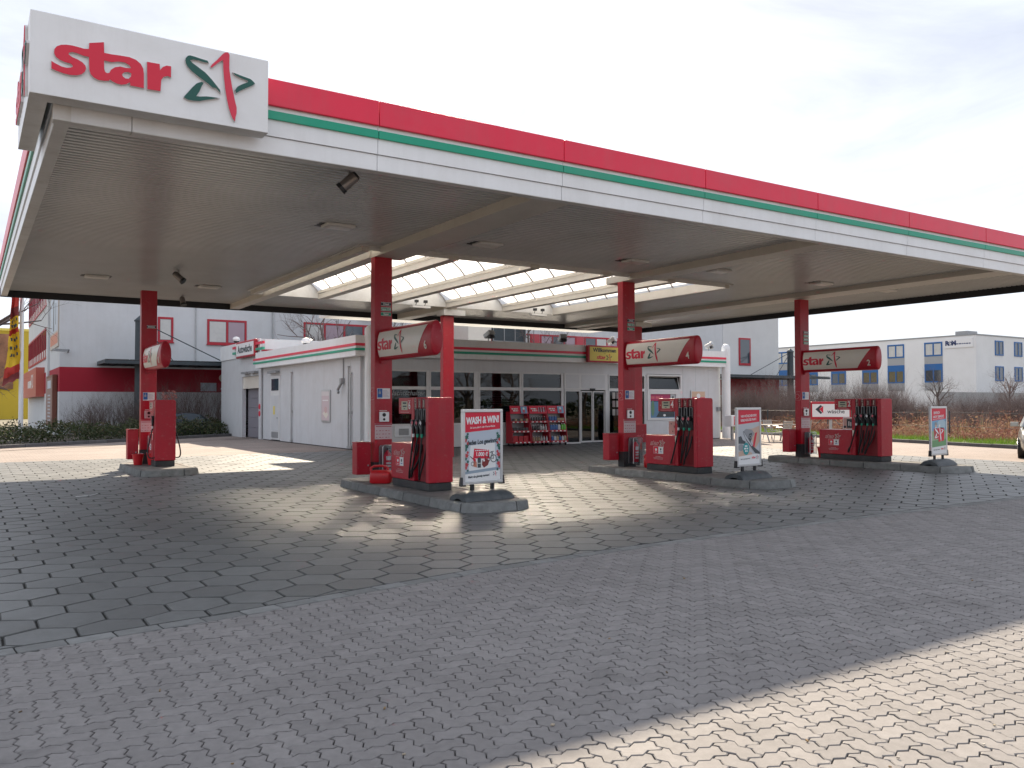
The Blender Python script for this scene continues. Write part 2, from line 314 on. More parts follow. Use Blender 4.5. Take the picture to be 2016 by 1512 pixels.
EMBC = (0.665, -0.02)      # centre of the emblem within the whole mark (m at full size)
# ------------------------------------------------------------------ ground, pavements
g = B(); g.poly([(-900,-600,-0.06),(1500,-600,-0.06),(1500,1800,-0.06),(-900,1800,-0.06)])
struct(g.build('ground', GROUND), 'open ground reaching to the horizon')

CUR = [(-6,6.5),(-2,6.55),(0.2,6.70),(1.75,6.87),(2.9,7.10),(4.07,7.29),(5.77,7.46),(7.87,7.58),(11,7.64),(15.7,7.64),(60,7.64)]
def yb(x):
    for (a,b),(c,d) in zip(CUR,CUR[1:]):
        if x <= c: return b+(d-b)*(x-a)/(c-a)
    return CUR[-1][1]
def clip(poly, a, b, c):           # keep a*x+b*y >= c
    o = []; n = len(poly)
    for i in range(n):
        p, q = poly[i], poly[(i+1)%n]; dp = a*p[0]+b*p[1]-c; dq = a*q[0]+b*q[1]-c
        if dp >= 0: o.append(p)
        if (dp >= 0) != (dq >= 0):
            t = dp/(dp-dq); o.append((p[0]+(q[0]-p[0])*t, p[1]+(q[1]-p[1])*t))
    return o
def area(p): return 0.5*sum(p[i][0]*p[(i+1)%len(p)][1]-p[(i+1)%len(p)][0]*p[i][1] for i in range(len(p)))
def paver(b, pts, z=0.0, h=0.03, ch=0.005, tint=0.0, tx=0.0, ty=0.0):
    n = len(pts); cx = sum(p[0] for p in pts)/n; cy = sum(p[1] for p in pts)/n
    rad = max(0.02, math.sqrt(abs(area(pts))/math.pi)); k = 1-ch/rad
    f = lambda x,y: z+tx*(x-cx)+ty*(y-cy)
    lo = [(x,y,z-h) for x,y in pts]; md = [(x,y,f(x,y)-ch*0.8) for x,y in pts]
    tp = [(cx+(x-cx)*k, cy+(y-cy)*k, f(cx+(x-cx)*k, cy+(y-cy)*k)) for x,y in pts]
    fs = [tuple(range(2*n,3*n))]
    for i in range(n):
        j = (i+1)%n; fs += [(i,j,n+j,n+i),(n+i,n+j,2*n+j,2*n+i)]
    b.add(lo+md+tp, fs, tint); b.mi = getattr(b,'mi',[]); b.mi.extend([0]+[1,1]*n)
def inview(x, y, m=1.3):
    v = Vector((x,y,0))-Vector((0,0,CAMH)); d = v.dot(_f)
    if d < 0.4: return False
    u = 1008+1659.4*v.dot(_r)/d; t = 756-1659.4*v.dot(_u)/d; e = m*1659.4/d
    return -e < u < 2016+e and t < 1512+e
def piece_field(root, name, polys, material, label, nmax=300, edge=None, ch=0.005):
    """nearest nmax pieces in the picture are objects of their own, the rest one joined part"""
    cen = [(sum(p[0] for p in q[0])/len(q[0]), sum(p[1] for p in q[0])/len(q[0])) for q in polys]
    def vis(c):
        v = Vector((c[0],c[1],-CAMH)); d = v.dot(_f)
        if d < 0.4: return False
        return 0 < 1008+1659.4*v.dot(_r)/d < 2016 and 756-1659.4*v.dot(_u)/d < 1512
    order = sorted([i for i in range(len(polys)) if vis(cen[i])], key=lambda i: cen[i][0]**2+cen[i][1]**2)
    near = set(order[:nmax]); shared = {}
    rest = B()
    for i,(pts,key) in enumerate(polys):
        c = cen[i]
        if i in near:
            loc = [(x-c[0], y-c[1]) for x,y in pts]
            if key is not None and key in shared: me = shared[key]
            else:
                b = B(); paver(b, loc, ch=ch); me = bpy.data.meshes.new(name); me.from_pydata(b.v, [], b.f); me.materials.append(material)
                if edge: me.materials.append(edge); me.polygons.foreach_set('material_index', b.mi)
                if key is not None: shared[key] = me
            o = bpy.data.objects.new(name, me); COL.objects.link(o); o.parent = root
            o.location = (c[0], c[1], random.uniform(-0.0022,0.0016)); o.rotation_euler = (random.gauss(0,0.004), random.gauss(0,0.004), random.gauss(0,0.006))
        else:
            paver(rest, pts, random.uniform(-0.0022,0.0016), ch=ch, tint=random.random(), tx=random.gauss(0,0.004), ty=random.gauss(0,0.004))
    r = rest.build(name+'_field', material, root, tints=True); stuff(r, label)
    if edge and len(r.data.polygons) == len(rest.mi): r.data.materials.append(edge); r.data.polygons.foreach_set('material_index', rest.mi)

# hexagon forecourt
HB = B(); HB.poly([(-8,6.2,-0.022),(25.6,6.2,-0.022),(25.6,29.5,-0.022),(-8,29.5,-0.022)])
fore = struct(HB.build('forecourt_pavement', SANDH), 'forecourt paved with grey concrete hexagons')
RH = 0.268; DX = RH*math.sqrt(3); DY = RH*1.5; polys = []
X0, Y0 = 3.244, 8.526                  # a stone centre read off the photograph
ISL = [(6.29,10.98,7.61,16.45),(12.74,10.98,14.06,16.6),(19.29,10.98,20.61,16.6),(3.30,20.75,4.70,24.25)]
for j in range(-6, 52):
    for i in range(-30, 60):
        cx = X0+i*DX+(DX/2 if j%2 else 0); cy = Y0+j*DY
        if cx < -5.5 or cx > 25.0 or cy > 28.6: continue
        if cy < yb(cx)-0.3 or not inview(cx,cy,3.0): continue
        if any(a+0.35 < cx < c-0.35 and b_+0.35 < cy < d-0.35 for a,b_,c,d in ISL): continue
        rr = RH-0.0095
        pts = [(cx+rr*math.sin(math.pi/3*k), cy+rr*math.cos(math.pi/3*k)) for k in range(6)][::-1]
        key = 'hex'
        if cy < yb(cx)+0.32:
            s = (yb(cx+0.2)-yb(cx-0.2))/0.4; q = clip(pts, -s, 1, yb(cx)-s*cx+0.012)
            if len(q) < 3 or abs(area(q)) < 0.006: continue
            if len(q) != 6 or abs(area(q)-area(pts)) > 1e-4: key = None
            pts = q
        if cy > 28.35:
            pts = clip(pts, 0, -1, -28.4); key = None
            if len(pts) < 3: continue
        if cx > 24.6:
            pts = clip(pts, -1, 0, -24.8); key = None
            if len(pts) < 3: continue
        polys.append((pts, key))
HEXE = mat('paver_edge_grime', (0.078,0.08,0.078), 0.9, var=.35, vscale=8)
piece_field(fore, 'hexagon_paver', polys, HEX, 'grey hexagon pavers farther off', edge=HEXE, ch=0.0075)

# interlocking pavers in front
IB = B(); IB.poly([(-10,-8,-0.026),(60,-8,-0.026),(60,7.3,-0.026),(-10,6.3,-0.026)])
lane = struct(IB.build('driveway_pavement', SAND), 'driveway paved with wavy interlocking grey blocks')
W = 0.1087; AMP = 0.0145; polys = []
def block(i, j, horiz):
    # cells -> outline with the wavy edge of every unit joint
    if horiz: x0,y0,x1,y1 = i,j,i+2,j+1
    else: x0,y0,x1,y1 = i,j-1,i+1,j+1
    p = []
    def ex(xa, xb, y):
        st = 1 if xb > xa else -1
        for x in range(xa, xb, st):
            lo = min(x, x+st)
            seq = [(lo,0),(lo+.25,1),(lo+.75,-1),(lo+1,0)]
            if st < 0: seq = seq[::-1]
            p.extend([(q[0]*W, (y)*W+q[1]*AMP) for q in seq[:-1]])
    def ey(ya, yc, x):
        st = 1 if yc > ya else -1
        for y in range(ya, yc, st):
            lo = min(y, y+st)
            seq = [(lo,0),(lo+.25,-1),(lo+.75,1),(lo+1,0)]
            if st < 0: seq = seq[::-1]
            p.extend([(x*W+q[1]*AMP, q[0]*W) for q in seq[:-1]])
    ex(x0,x1,y0); ey(y0,y1,x1); ex(x1,x0,y1); ey(y1,y0,x0)
    return p
for j in range(8, 72):
    for i in range(-36, 190):
        c = (i-j)%4
        if c not in (0,2): continue
        h = c == 0
        cx = (i+1 if h else i+.5)*W; cy = (j+.5 if h else j)*W
        if cy > yb(cx)-0.10 or not inview(cx,cy,3.2): continue
        p = block(i,j,h); key = h
        ww, hh = (2*W,W) if h else (W,2*W)
        g_ = 0.0033
        p = [(cx+(x-cx)*(1-2*g_/ww), cy+(y-cy)*(1-2*g_/hh)) for x,y in p]
        lim = yb(cx)-0.175
        if max(q[1] for q in p) > lim:
            s = (yb(cx+0.2)-yb(cx-0.2))/0.4; p = clip(p, s, -1, -(lim-s*cx)); key = None
            if len(p) < 3 or abs(area(p)) < 0.0015: continue
        polys.append((p, key))
piece_field(lane, 'interlocking_paver', polys, ILK, 'grey interlocking blocks farther off')

# border course along the curved edge between the two pavings
bord = B(); bord.poly([(-6,6.2,-0.03),(40,7.2,-0.03),(40,7.9,-0.03),(-6,6.8,-0.03)])
bc = struct(bord.build('border_course', SAND), 'row of edging stones between the two pavings')
x = -3.8
first = None
while x < 20:
    L = 0.315; xm = x+L/2; s = (yb(xm+.15)-yb(xm-.15))/.3; a = math.atan(s)
    if first is None:
        b = B(); paver(b, [(-.152,-.076),(.152,-.076),(.152,.076),(-.152,.076)], ch=0.006); first = b.build('edging_stone', BORD, bc, keep=True); o = first
    else: o = first.copy(); COL.objects.link(o)
    o.location = (xm, yb(xm)-0.084, random.uniform(-0.003,0.003)); o.rotation_euler = (random.gauss(0,.004), 0, a+random.gauss(0,.006))
    x += L*math.cos(a)

# lit pavement behind and to the right (joints too fine to tell apart)
def backpave():
    m = bpy.data.materials.new('beige_block_paving'); m.use_nodes = True; t = m.node_tree; n = t.nodes.new; l = t.links.new
    b = t.nodes['Principled BSDF']; b.inputs['Roughness'].default_value = 0.85
    gm = n('ShaderNodeNewGeometry'); br = n('ShaderNodeTexBrick'); br.inputs['Scale'].default_value = 1.0
    br.inputs['Brick Width'].default_value = 0.22; br.inputs['Row Height'].default_value = 0.11; br.inputs['Mortar Size'].default_value = 0.006
    br.inputs['Color1'].default_value = (0.27,0.222,0.195,1); br.inputs['Color2'].default_value = (0.235,0.192,0.17,1); br.inputs['Mortar'].default_value = (0.115,0.095,0.085,1)
    nz = n('ShaderNodeTexNoise'); nz.inputs['Scale'].default_value = 0.6; nz.inputs['Detail'].default_value = 6; l(gm.outputs['Position'], nz.inputs['Vector'])
    mr = n('ShaderNodeMapRange'); mr.inputs['From Min'].default_value=.3; mr.inputs['From Max'].default_value=.7; mr.inputs['To Min'].default_value=.82; mr.inputs['To Max'].default_value=1.12; l(nz.outputs['Fac'], mr.inputs['Value'])
    sc = n('ShaderNodeVectorMath'); sc.operation = 'SCALE'; l(gm.outputs['Position'], br.inputs['Vector']); l(br.outputs['Color'], sc.inputs[0]); l(mr.outputs['Result'], sc.inputs['Scale']); l(sc.outputs['Vector'], b.inputs['Base Color'])
    return m
BP = backpave()
KL = lambda x: 37.6+(x-1.06)*(45.55-37.6)/(11.87-1.06)         # left kerb line y(x)
KR = lambda y: 31.74+(y-15.87)*(35.75-31.74)/(30.70-15.87)      # right kerb line x(y)
b = B()
b.poly([(-12,28.4,-0.006),(40,28.4,-0.006),(KR(60),60,-0.006),(14,KL(14),-0.006),(-12,KL(-12),-0.006)])
b.poly([(24.8,7.66,-0.006),(KR(7.66),7.66,-0.006),(KR(28.4),28.4,-0.006),(24.8,28.4,-0.006)])
b.poly([(20.6,-6,-0.006),(KR(-6),-6,-0.006),(KR(7.66),7.66,-0.006),(20.6,7.66,-0.006)])
struct(b.build('apron_pavement', BP), 'beige block paving around the forecourt')
b = B(); b.poly([(-45,-45,-0.008),(20.6,-45,-0.008),(20.6,0.82,-0.008),(-45,0.82,-0.008)]); b.poly([(-45,0.82,-0.008),(-6.2,0.82,-0.008),(-6.2,28.4,-0.008),(-45,28.4,-0.008)]); b.poly([(20.6,-45,-0.008),(60,-45,-0.008),(60,-6,-0.008),(20.6,-6,-0.008)])
struct(b.build('street_pavement', BP), 'block paving of the approach behind the viewer')

# kerbs
SHADE_KERB = mat('shaded_kerb', (0.11,0.11,0.115), 0.85, var=0.2, vscale=6, rnd=.15)  # kerb concrete darkened to paint in the unlit side of the stones
def kerb_line(p0, p1, label, name='kerb'):
    p0 = Vector((*p0,0)); p1 = Vector((*p1,0)); d = p1-p0; L = d.length; d.normalize(); n = int(L); a = math.atan2(d.y,d.x)
    b = B(); nn = Vector((-d.y,d.x,0))*0.05
    b.obox(p0+d*L/2+Vector((0,0,-0.03)), d, nn, (0,0,1), L/2, 0.05, 0.05); root = struct(b.build(name, SAND), label)
    k = B(); k.box(-.494,-.075,-0.05,.494,.075,.13); first = k.build('kerb_stone', SHADE_KERB, root, bevel=0.015, keep=True)
    for i in range(n):
        o = first if i == 0 else first.copy()
        if i: COL.objects.link(o); o.parent = root
        q = p0+d*(i+.5); o.location = (q.x,q.y,random.uniform(-.006,.006)); o.rotation_euler = (0,0,a)
kerb_line((-11,KL(-11)),(13.8,KL(13.8)), 'kerb of the planted bed on the left')
kerb_line((KR(6),6),(KR(46),46), 'kerb of the grass verge on the right')

# pump islands
def island(x0,y0,x1,y1,label):
    xc = (x0+x1)/2; r = 0.42; h = 0.14; root_pts = []
    def ring(ins, z, n=7):
        a = []
        X0,Y0_,X1,Y1 = x0+ins,y0+ins,x1-ins,y1-ins; rr = r-ins
        for cx,cy,t0 in ((X1-rr,Y0_+rr,-90),(X1-rr,Y1-rr,0),(X0+rr,Y1-rr,90),(X0+rr,Y0_+rr,180)):
            for k in range(n+1): t = R(t0+90*k/n); a.append((cx+rr*math.cos(t), cy+rr*math.sin(t), z))
        return a
    s = B(); s.loft([ring(0.11,-0.01), ring(0.11,h-0.006)]); root = struct(s.build('pump_island', SLAB), label)
    outp = ring(0,0); # kerb stones: split the ring into stones
    per = []; L = 0
    for i in range(len(outp)):
        p = Vector(outp[i]); q = Vector(outp[(i+1)%len(outp)]); l_ = (q-p).length
        per.append((L,p,q,l_)); L += l_
    def at(t, ins=0):
        t %= L
        for a,p,q,l_ in per:
            if l_ > 1e-6 and a <= t <= a+l_+1e-9:
                d = (q-p)/l_; v = p+d*(t-a); return v, Vector((-d.y,d.x,0))
        return per[0][1], Vector((1,0,0))
    n = max(6, round(L/1.0)); st = L/n
    for i in range(n):
        sec = []
        m = 8
        for k in range(m+1):
            t = i*st+0.011+(st-0.022)*k/m; v, nn = at(t)
            sec.append([v+Vector((0,0,-0.02)), v+nn*0.028+Vector((0,0,h-0.018)), v+nn*0.034+Vector((0,0,h-0.006)), v+nn*0.048+Vector((0,0,h)), v+nn*0.16+Vector((0,0,h)), v+nn*0.16+Vector((0,0,-0.02))])
        k_ = B(); k_.loft([[tuple(p) for p in q] for q in sec]); ko = k_.build('kerb_stone', KERB, root, smooth=True, ang=40); ko.location.z = random.uniform(-.004,.003)
    return root
ILAB = ['concrete pump island of the nearest pump, number 6','concrete pump island of pump 4 in the middle','concrete pump island of pump 2 on the right','short concrete island of the lone pump at the far left']
for q,l_ in zip(ISL, ILAB): island(*q, l_)
# ------------------------------------------------------------------ station canopy
CX0, CX1, CY0, CY1 = 0.705, 23.35, 9.79, 26.5
ZS, ZB, ZT = 4.75, 4.60, 5.47
can = thing('station_canopy', 'large white filling station canopy with red and green stripe on red columns', 'canopy', (12,17,0))
def fascia(side, L0, L1, joints):
    if side == 'front': m = lambda s,o,z: (s, CY0-o, z)
    else: m = lambda s,o,z: (CX0-o, s, z)
    def bx(b, s0,s1,o0,o1,z0,z1):
        p = [m(s0,o0,z0),m(s1,o1,z1)]; x = sorted((p[0][0],p[1][0])); y = sorted((p[0][1],p[1][1])); b.box(x[0],y[0],z0,x[1],y[1],z1)
    ed = [L0]+[j for j in joints if L0 < j < L1]+[L1]
    for s0,s1 in zip(ed, ed[1:]):
        s0 += 0.004; s1 -= 0.004
        b = B(); bx(b,s0,s1,-0.05,0.0,4.807,5.36); b.build('white_panel', WHT, can)
        b = B(); bx(b,s0,s1,0.003,0.05,5.153,ZT); b.build('red_panel', FRED, can, bevel=0.012)
        b = B(); bx(b,s0,s1,0.003,0.032,4.998,5.10); b.build('green_strip', FGRN, can, bevel=0.006)
        b = B(); bx(b,s0,s1,-0.06,-0.022,ZB+.003,4.80); b.build('lower_panel', WHT, can)
        sl = s0 if side == 'front' else max(s0, CY0+.174)
        b = B(); bx(b,sl,s1,-0.165,-0.026,ZB-.003,ZB+.002); bx(b,s0,s1,-0.168,-0.160,ZB+.003,ZS+.03); b.build('lip', WHTD, can)
J = [1.46,4.317,7.201,10.056,12.90,15.734,18.591,21.45]
fascia('front', CX0, CX1, J)
fascia('left', CY0+0.06, CY1, [CY0+2.85*k for k in range(1,6)])
b = B(); b.box(CX0+.012,CY0+.012,ZB-.001,CX0+.17,CY0+.17,ZB+.19); b.build('corner_piece', WHTD, can)
# back and right fascia (dark inner faces)
b = B(); b.box(CX0,CY1-0.03,4.57,CX1-.07,CY1,5.15); b.box(CX1-0.03,CY0+.06,4.57,CX1,CY1,5.15); b.build('inner_trim', BLKF, can)
b = B(); b.box(CX0,CY1+.003,4.575,CX1+.04,CY1+0.04,5.16); b.box(CX1+.003,CY0+.06,4.575,CX1+0.04,CY1,5.16); b.build('white_panel', WHT, can)
b = B(); b.box(CX0,CY1-.02,5.165,CX1+.05,CY1+0.05,ZT); b.box(CX1-.02,CY0+.06,5.165,CX1+0.05,CY1-.025,ZT); b.build('red_panel', FRED, can)
# roof deck with the skylight opening
SX0, SX1, SY0, SY1 = 6.40, 16.65, 15.30, 23.0
b = B()
for x0,x1,y0,y1 in ((CX0+.07,CX1-.05,CY0+.07,SY0),(CX0+.07,SX0,SY0+.002,SY1-.002),(SX1,CX1-.05,SY0+.002,SY1-.002),(CX0+.07,CX1-.05,SY1,CY1-.05)): b.box(x0,y0,5.08,x1,y1,5.14)
b.build('roof_deck', GREYM, can)
b = B(); b.box(SX0,SY0-.05,ZS-.02,SX1,SY0-.004,5.2); b.box(SX0,SY1+.004,ZS-.02,SX1,SY1+.05,5.2); b.box(SX0-.05,SY0-.05,ZS-.02,SX0-.002,SY1+.05,5.2); b.box(SX1+.002,SY0-.05,ZS-.02,SX1+.05,SY1+.05,5.2)
b.build('skylight_kerb', WHTD, can)
# corrugated soffit: ribs running along the front
def soffit(x0,x1,y0,y1):
    b = B(); P = 0.125; prof = [(y0,ZS+.034)]; y = 9.955+P*math.floor((y0-9.955)/P+.999)
    while y < y1-.09:
        for d,z in ((0,0.045),(0.008,0.0),(0.074,0.0),(0.082,0.045)):
            if y+d < y1: prof.append((y+d, ZS+z))
        y += P
    prof.append((y1, ZS+.045))
    vs = [(x0,q[0],q[1]) for q in prof]+[(x1,q[0],q[1]) for q in prof]; n = len(prof)
    b.add(vs, [(i,i+1,n+i+1,n+i) for i in range(n-1)]); o = b.build('soffit_panel', SOFF, can)
soffit(CX0+.165,SX0-.05,CY0+.165,CY1-.032); soffit(SX1+.05,CX1-.032,CY0+.165,CY1-.032)
soffit(SX0-.05,SX1+.05,CY0+.165,SY0-.05); soffit(SX0-.05,SX1+.05,SY1+.05,CY1-.032)
# unseen roof slab added to keep the sun off the strip before the shop
b = B(); b.box(10.6,CY1+.06,4.76,22.9,29.2,4.90); b.build('added_shade_roof', WHTD, can)
def beam(x0,x1,y0,y1,z0=ZB,z1=ZS+.015): b = B(); b.box(x0,y0,z0,x1,y1,z1); b.build('beam', BEAM, can, bevel=0.006)
beam(6.80,7.45,CY0+.17,15.75); beam(6.76,7.04,15.752,CY1-.035); beam(13.24,13.74,CY0+.17,16.2); beam(19.55,20.35,CY0+.17,CY1-.035,ZB+.03)
beam(12.40,12.86,SY1+.06,CY1-.035,4.58); beam(20.15,20.60,SY1+.06,CY1-.036,4.59)
# skylight: five barrel vaults between gutters
PITCHX = (SX1-SX0)/5; NP = 8
for i in range(6):
    x = SX0+PITCHX*i
    if i in (0,5):
        e = .02 if i == 0 else -.17
        b = B(); b.box(x+e,SY0,4.64,x+e+.15,SY1,4.87); b.build('gutter_beam', BEAM, can)
    else:
        b = B(); b.box(x-.12,SY0,4.64,x+.12,SY1,4.78); b.box(x-.15,SY0,4.79,x-.10,SY1,4.86); b.box(x+.10,SY0,4.79,x+.15,SY1,4.86); b.build('gutter_beam', BEAM, can)
def arc(x0,x1,y,n=10,rise=0.46,zb=4.84,dz=0.0):
    c = (x0+x1)/2; h = (x1-x0)/2; rad = (h*h+rise*rise)/(2*rise); out = []
    for k in range(n+1):
        t = -1+2*k/n; a = math.asin(h/rad)*t; out.append((c+(rad+dz)*math.sin(a), y, zb+rise-rad+(rad+dz)*math.cos(a)))
    return out
for i in range(5):
    x0 = SX0+PITCHX*i+.13; x1 = SX0+PITCHX*(i+1)-.13
    v = bpy.data.objects.new('skylight_vault', None); COL.objects.link(v); v.parent = can
    v.location = (0,0,0)
    ys = [SY0+.02+(SY1-SY0-.04)*k/NP for k in range(NP+1)]
    for y0,y1 in zip(ys,ys[1:]):
        a = arc(x0,x1,y0+.02); c = arc(x0,x1,y1-.02); n = len(a); b = B(); b.add(a+c, [(k,n+k,n+k+1,k+1) for k in range(n-1)])
        b.build('pane', POLY, v, smooth=True, ang=60)
    for y in ys:
        a = arc(x0,x1,y-.016,dz=-.02); c = arc(x0,x1,y+.016,dz=-.02); d = arc(x0,x1,y+.016,dz=.02); e = arc(x0,x1,y-.016,dz=.02)
        b = B(); b.loft([[a[k],c[k],d[k],e[k]] for k in range(len(a))]); b.build('glazing_bar', RIBG, v)
    for y in (SY0+.004, SY1-.004):
        a = arc(x0-.1,x1+.1,y,14,0.47); b = B(); b.poly(a+[(x1+.1,y,4.66),(x0-.1,y,4.66)]); b.build('end_panel', WHTD, v)
# columns
COLX = [6.99,13.43,19.95]; COLY = 15.66
def column(x, y, ztop=ZB, w=.38, d=.20, zb=0.14, cap=False, base=0.36):
    b = B(); b.box(x-w/2,y-d/2,zb+base,x+w/2,y+d/2,ztop); c = b.build('column', RED, can, bevel=0.01)
    if base: b = B(); b.box(x-w/2-.004,y-d/2-.004,zb-.01,x+w/2+.004,y+d/2+.004,zb+base); b.build('column_base', DKBASE, c)
    if cap: b = B(); b.box(x-w/2-.07,y-d/2-.2,ztop,x+w/2+.3,y+d/2+.1,ZB-.01); b.build('column_cap', WHTD, c)
    return c
def notices(c, x, y, w=.38, d=.20, labels=('Diesel','Super E10','Super'), full=True):
    yf = y-d/2
    for k,t in enumerate(labels):
        z = 3.66-.10*k; b = B(); b.box(x-.06,yf-.012,z-.036,x+.16,yf-.001,z+.036); b.build('fuel_label', STEELD if k==0 else FGRN, c)
        b = B()
        if t: b.mesh(text_mesh(t,.055,.0012,sx=.9),(x+.05,yf-.0145,z),*FY)
        else:
            for q in range(6): b.box(x-.035+.028*q,yf-.0145,z-.016,x-.014+.028*q,yf-.0125,z+.014)
        b.build('label_lettering', PRINTW, c)
        b = B(); 
        for q in ((-.06,-.036,.16,-.030),(-.06,.030,.16,.036)): b.box(x+q[0],yf-.0150,z+q[1],x+q[2],yf-.0125,z+q[3])
        b.build('label_border', PRINTW, c)
    b = B(); b.box(x-.14,yf-.010,1.76,x+.14,yf-.001,1.97); b.build('camera_notice', PRINTW, c)
    b = B(); b.box(x-.132,yf-.013,1.785,x-.03,yf-.011,1.962); b.build('notice_blue_field', mat('blue_print',(0.02,0.12,0.38),0.5), c)
    b = B(); b.box(x-.11,yf-.0155,1.855,x-.06,yf-.0135,1.905); b.box(x-.09,yf-.0155,1.905,x-.078,yf-.0135,1.95); b.box(x-.115,yf-.0155,1.768,x-.05,yf-.0115,1.776)
    for k in range(6): b.box(x-.02,yf-.0125,1.80+.024*k,x+.12-.02*(k%3),yf-.0105,1.806+.024*k)
    nb = b.build('notice_print', mat('grey_print',(0.35,0.37,0.42),0.5), c); nb['kind'] = 'stuff'
    b = B(); b.box(x-.10,yf-.035,1.30,x+.11,yf-.001,1.50); o = b.build('intercom', ALU, c, bevel=.006)
    b = B()
    b.tube([(x,yf-.036,1.44),(x,yf-.040,1.44)],.038,14); b.tube([(x,yf-.036,1.35),(x,yf-.039,1.35)],.026,14); b.build('intercom_speaker', BLK, c)
    b = B()
    for k in range(7): b.box(x-.085+.024*k,yf-.003,1.515,x-.068+.024*k,yf-.001,1.53)
    b.build('intercom_lettering', PRINTW, c)
    b = B(); b.box(x-.185,yf-.009,.955,x+.185,yf-.001,1.275); b.build('price_notice', mat('pale_pink_print',(0.66,0.55,0.56),0.5), c)
    b = B(); b.box(x-.185,yf-.0115,1.235,x+.185,yf-.0095,1.275); b.box(x-.17,yf-.0115,1.20,x+.17,yf-.0095,1.216)
    for r_ in range(3):
        for q in range(5): b.box(x-.16+.066*q,yf-.0115,.985+.066*r_,x-.16+.066*q+.022+.018*((q*3+r_)%2),yf-.0095,.998+.066*r_)
    b.build('notice_print', mat('red_small_print',(0.45,0.09,0.12),0.5), c)['kind'] = 'stuff'
    # framed hose symbol on the side
    xs = x-w/2; b = B(); z0,z1,y0,y1 = 1.74,1.98,y-.085,y+.085
    for q in ((y0,z0,y1,z0+.006),(y0,z1-.006,y1,z1),(y0,z0+.006,y0+.006,z1-.006),(y1-.006,z0+.006,y1,z1-.006)): b.box(xs-.004,q[0],q[1],xs-.001,q[2],q[3])
    b.tube([(xs-.004,y+.05,1.78),(xs-.004,y-.02,1.80),(xs-.004,y-.05,1.86),(xs-.004,y,1.92),(xs-.004,y+.05,1.90)],.005,5); b.build('hose_symbol', mat('pink_line_print',(0.6,0.35,0.37),0.5), c)
for i,x in enumerate(COLX):
    c = column(x, COLY); notices(c, x, COLY, labels=('Diesel','Super E10','Super') if i<2 else ('','','',''))
    if i == 0: pass
cL = column(3.92,23.4); notices(cL,3.92,23.4,labels=('',))
cB = column(12.63,23.3,4.42,cap=True,zb=0.0,base=0); cB2 = column(20.45,23.3,4.45,cap=True,zb=0.0,base=0)

# brand sign wrapping the near corner
cs = thing('brand_sign', 'white corner sign box with red star lettering and star emblem on the canopy', 'sign', (0.48,9.5,4.74))
out_ = [(.48,9.50),(2.84,9.50),(2.84,9.735),(.650,9.735),(.650,11.72),(.48,11.72)]
b = B(); b.prism([(x,y,4.74) for x,y in out_], (0,0,.828)); b.build('sign_box', WHT, cs, bevel=.004, seg=1)
b = B(); b.poly([(x,y,4.7385) for x,y in out_][::-1]); b.build('underside', WHTD, cs)
for nm,o,ax in (('front',(1.673,9.468,5.1745),FY),('side',(.448,10.62,5.1745),FX)):
    nn = Vector(ax[0]).cross(Vector(ax[1]))
    e = Vector(o)-nn*.019; q = Vector(o)-nn*.003
    wo,og,orr = star_word(.012,grow=.004),emb_green(.012,grow=.004),emb_red(.012,grow=.004)
    b = B(); b.mesh(wo,e,*ax); b.mesh(og,e,*ax); b.mesh(orr,e,*ax); b.build('letter_edge', mat('letter_returns',(0.62,0.60,0.60),0.4,metal=.2), cs)
    b = B(); b.mesh(star_word(.004),q,*ax); b.build('letters_star', REDP, cs)
    b = B(); b.mesh(emb_green(.004),q,*ax); b.build('emblem_green', DGRN, cs)
    b = B(); b.mesh(emb_red(.004),q,*ax); b.build('emblem_red', mat('emblem_red_print',(0.66,0.03,0.07),0.4), cs)

# ceiling lights and cameras
lt = None
CL = [(5.35,13.8,'ceiling light nearest the brand sign, between sign and nearest column'),(8.4,13.85,'ceiling light just right of the nearest beam'),(12.1,13.8,'ceiling light between the two beams, nearer the middle column'),(14.6,13.75,'ceiling light just beyond the middle beam'),(18.4,13.8,'ceiling light left of the right-hand beam'),(21.0,13.7,'ceiling light at the far right near the dark trim'),(2.57,22.3,'ceiling light farthest left near the back edge'),(5.27,22.7,'ceiling light right of the far left column')]
for x,y,l_ in CL:
    if lt is None:
        lt = thing('ceiling_light', l_, 'light', (x,y,ZS), 0, 'lights under the canopy')
        b = B(); b.box(-.26,-.17,-.055,.26,.17,.0); b.build('housing', WHTD, lt, bevel=.02, keep=True)
        b = B(); b.box(-.20,-.12,-.062,.20,.12,-.056); b.build('diffuser', mat('lamp_diffuser',(0.68,0.66,0.6),0.3), lt, keep=True)
        b = B(); b.box(-.33,-.06,.0,.33,.30,.006); b.build('mounting_plate', BLKF, lt, keep=True)
    else: dup(lt,(x,y,ZS),0,l_)
def ceil_cam(x,y,az,tilt,label,L=.22):
    t = thing('security_camera', label, 'camera', (x,y,ZS))
    d = Vector((math.cos(az)*math.cos(tilt), math.sin(az)*math.cos(tilt), math.sin(tilt)))
    b = B(); b.cyl((0,0,0),(0,0,-.10),.018,8); b.box(-.05,-.05,-.012,.05,.05,0); b.build('bracket', GREYM, t, keep=True)
    p = Vector((0,0,-.16)); b = B(); b.tube([p-d*L*.5,p-d*L*.5+d*.02,p+d*L*.5],[.066,.074,.074],14); b.build('camera_housing', mat('camera_grey',(0.22,0.2,0.19),0.35,metal=.5), t, smooth=True, keep=True)
    b = B(); b.tube([p+d*L*.5,p+d*(L*.5+.05)],[.08,.084],14); b.build('lens_hood', BLK, t, keep=True)
    b = B(); b.tube([p-d*(L*.5+.03),p-d*L*.5],[.05,.07],14); b.build('rear_cap', BLK, t, keep=True)
ceil_cam(4.2,10.45,R(150),R(-42),'security camera hanging from the front edge of the canopy')
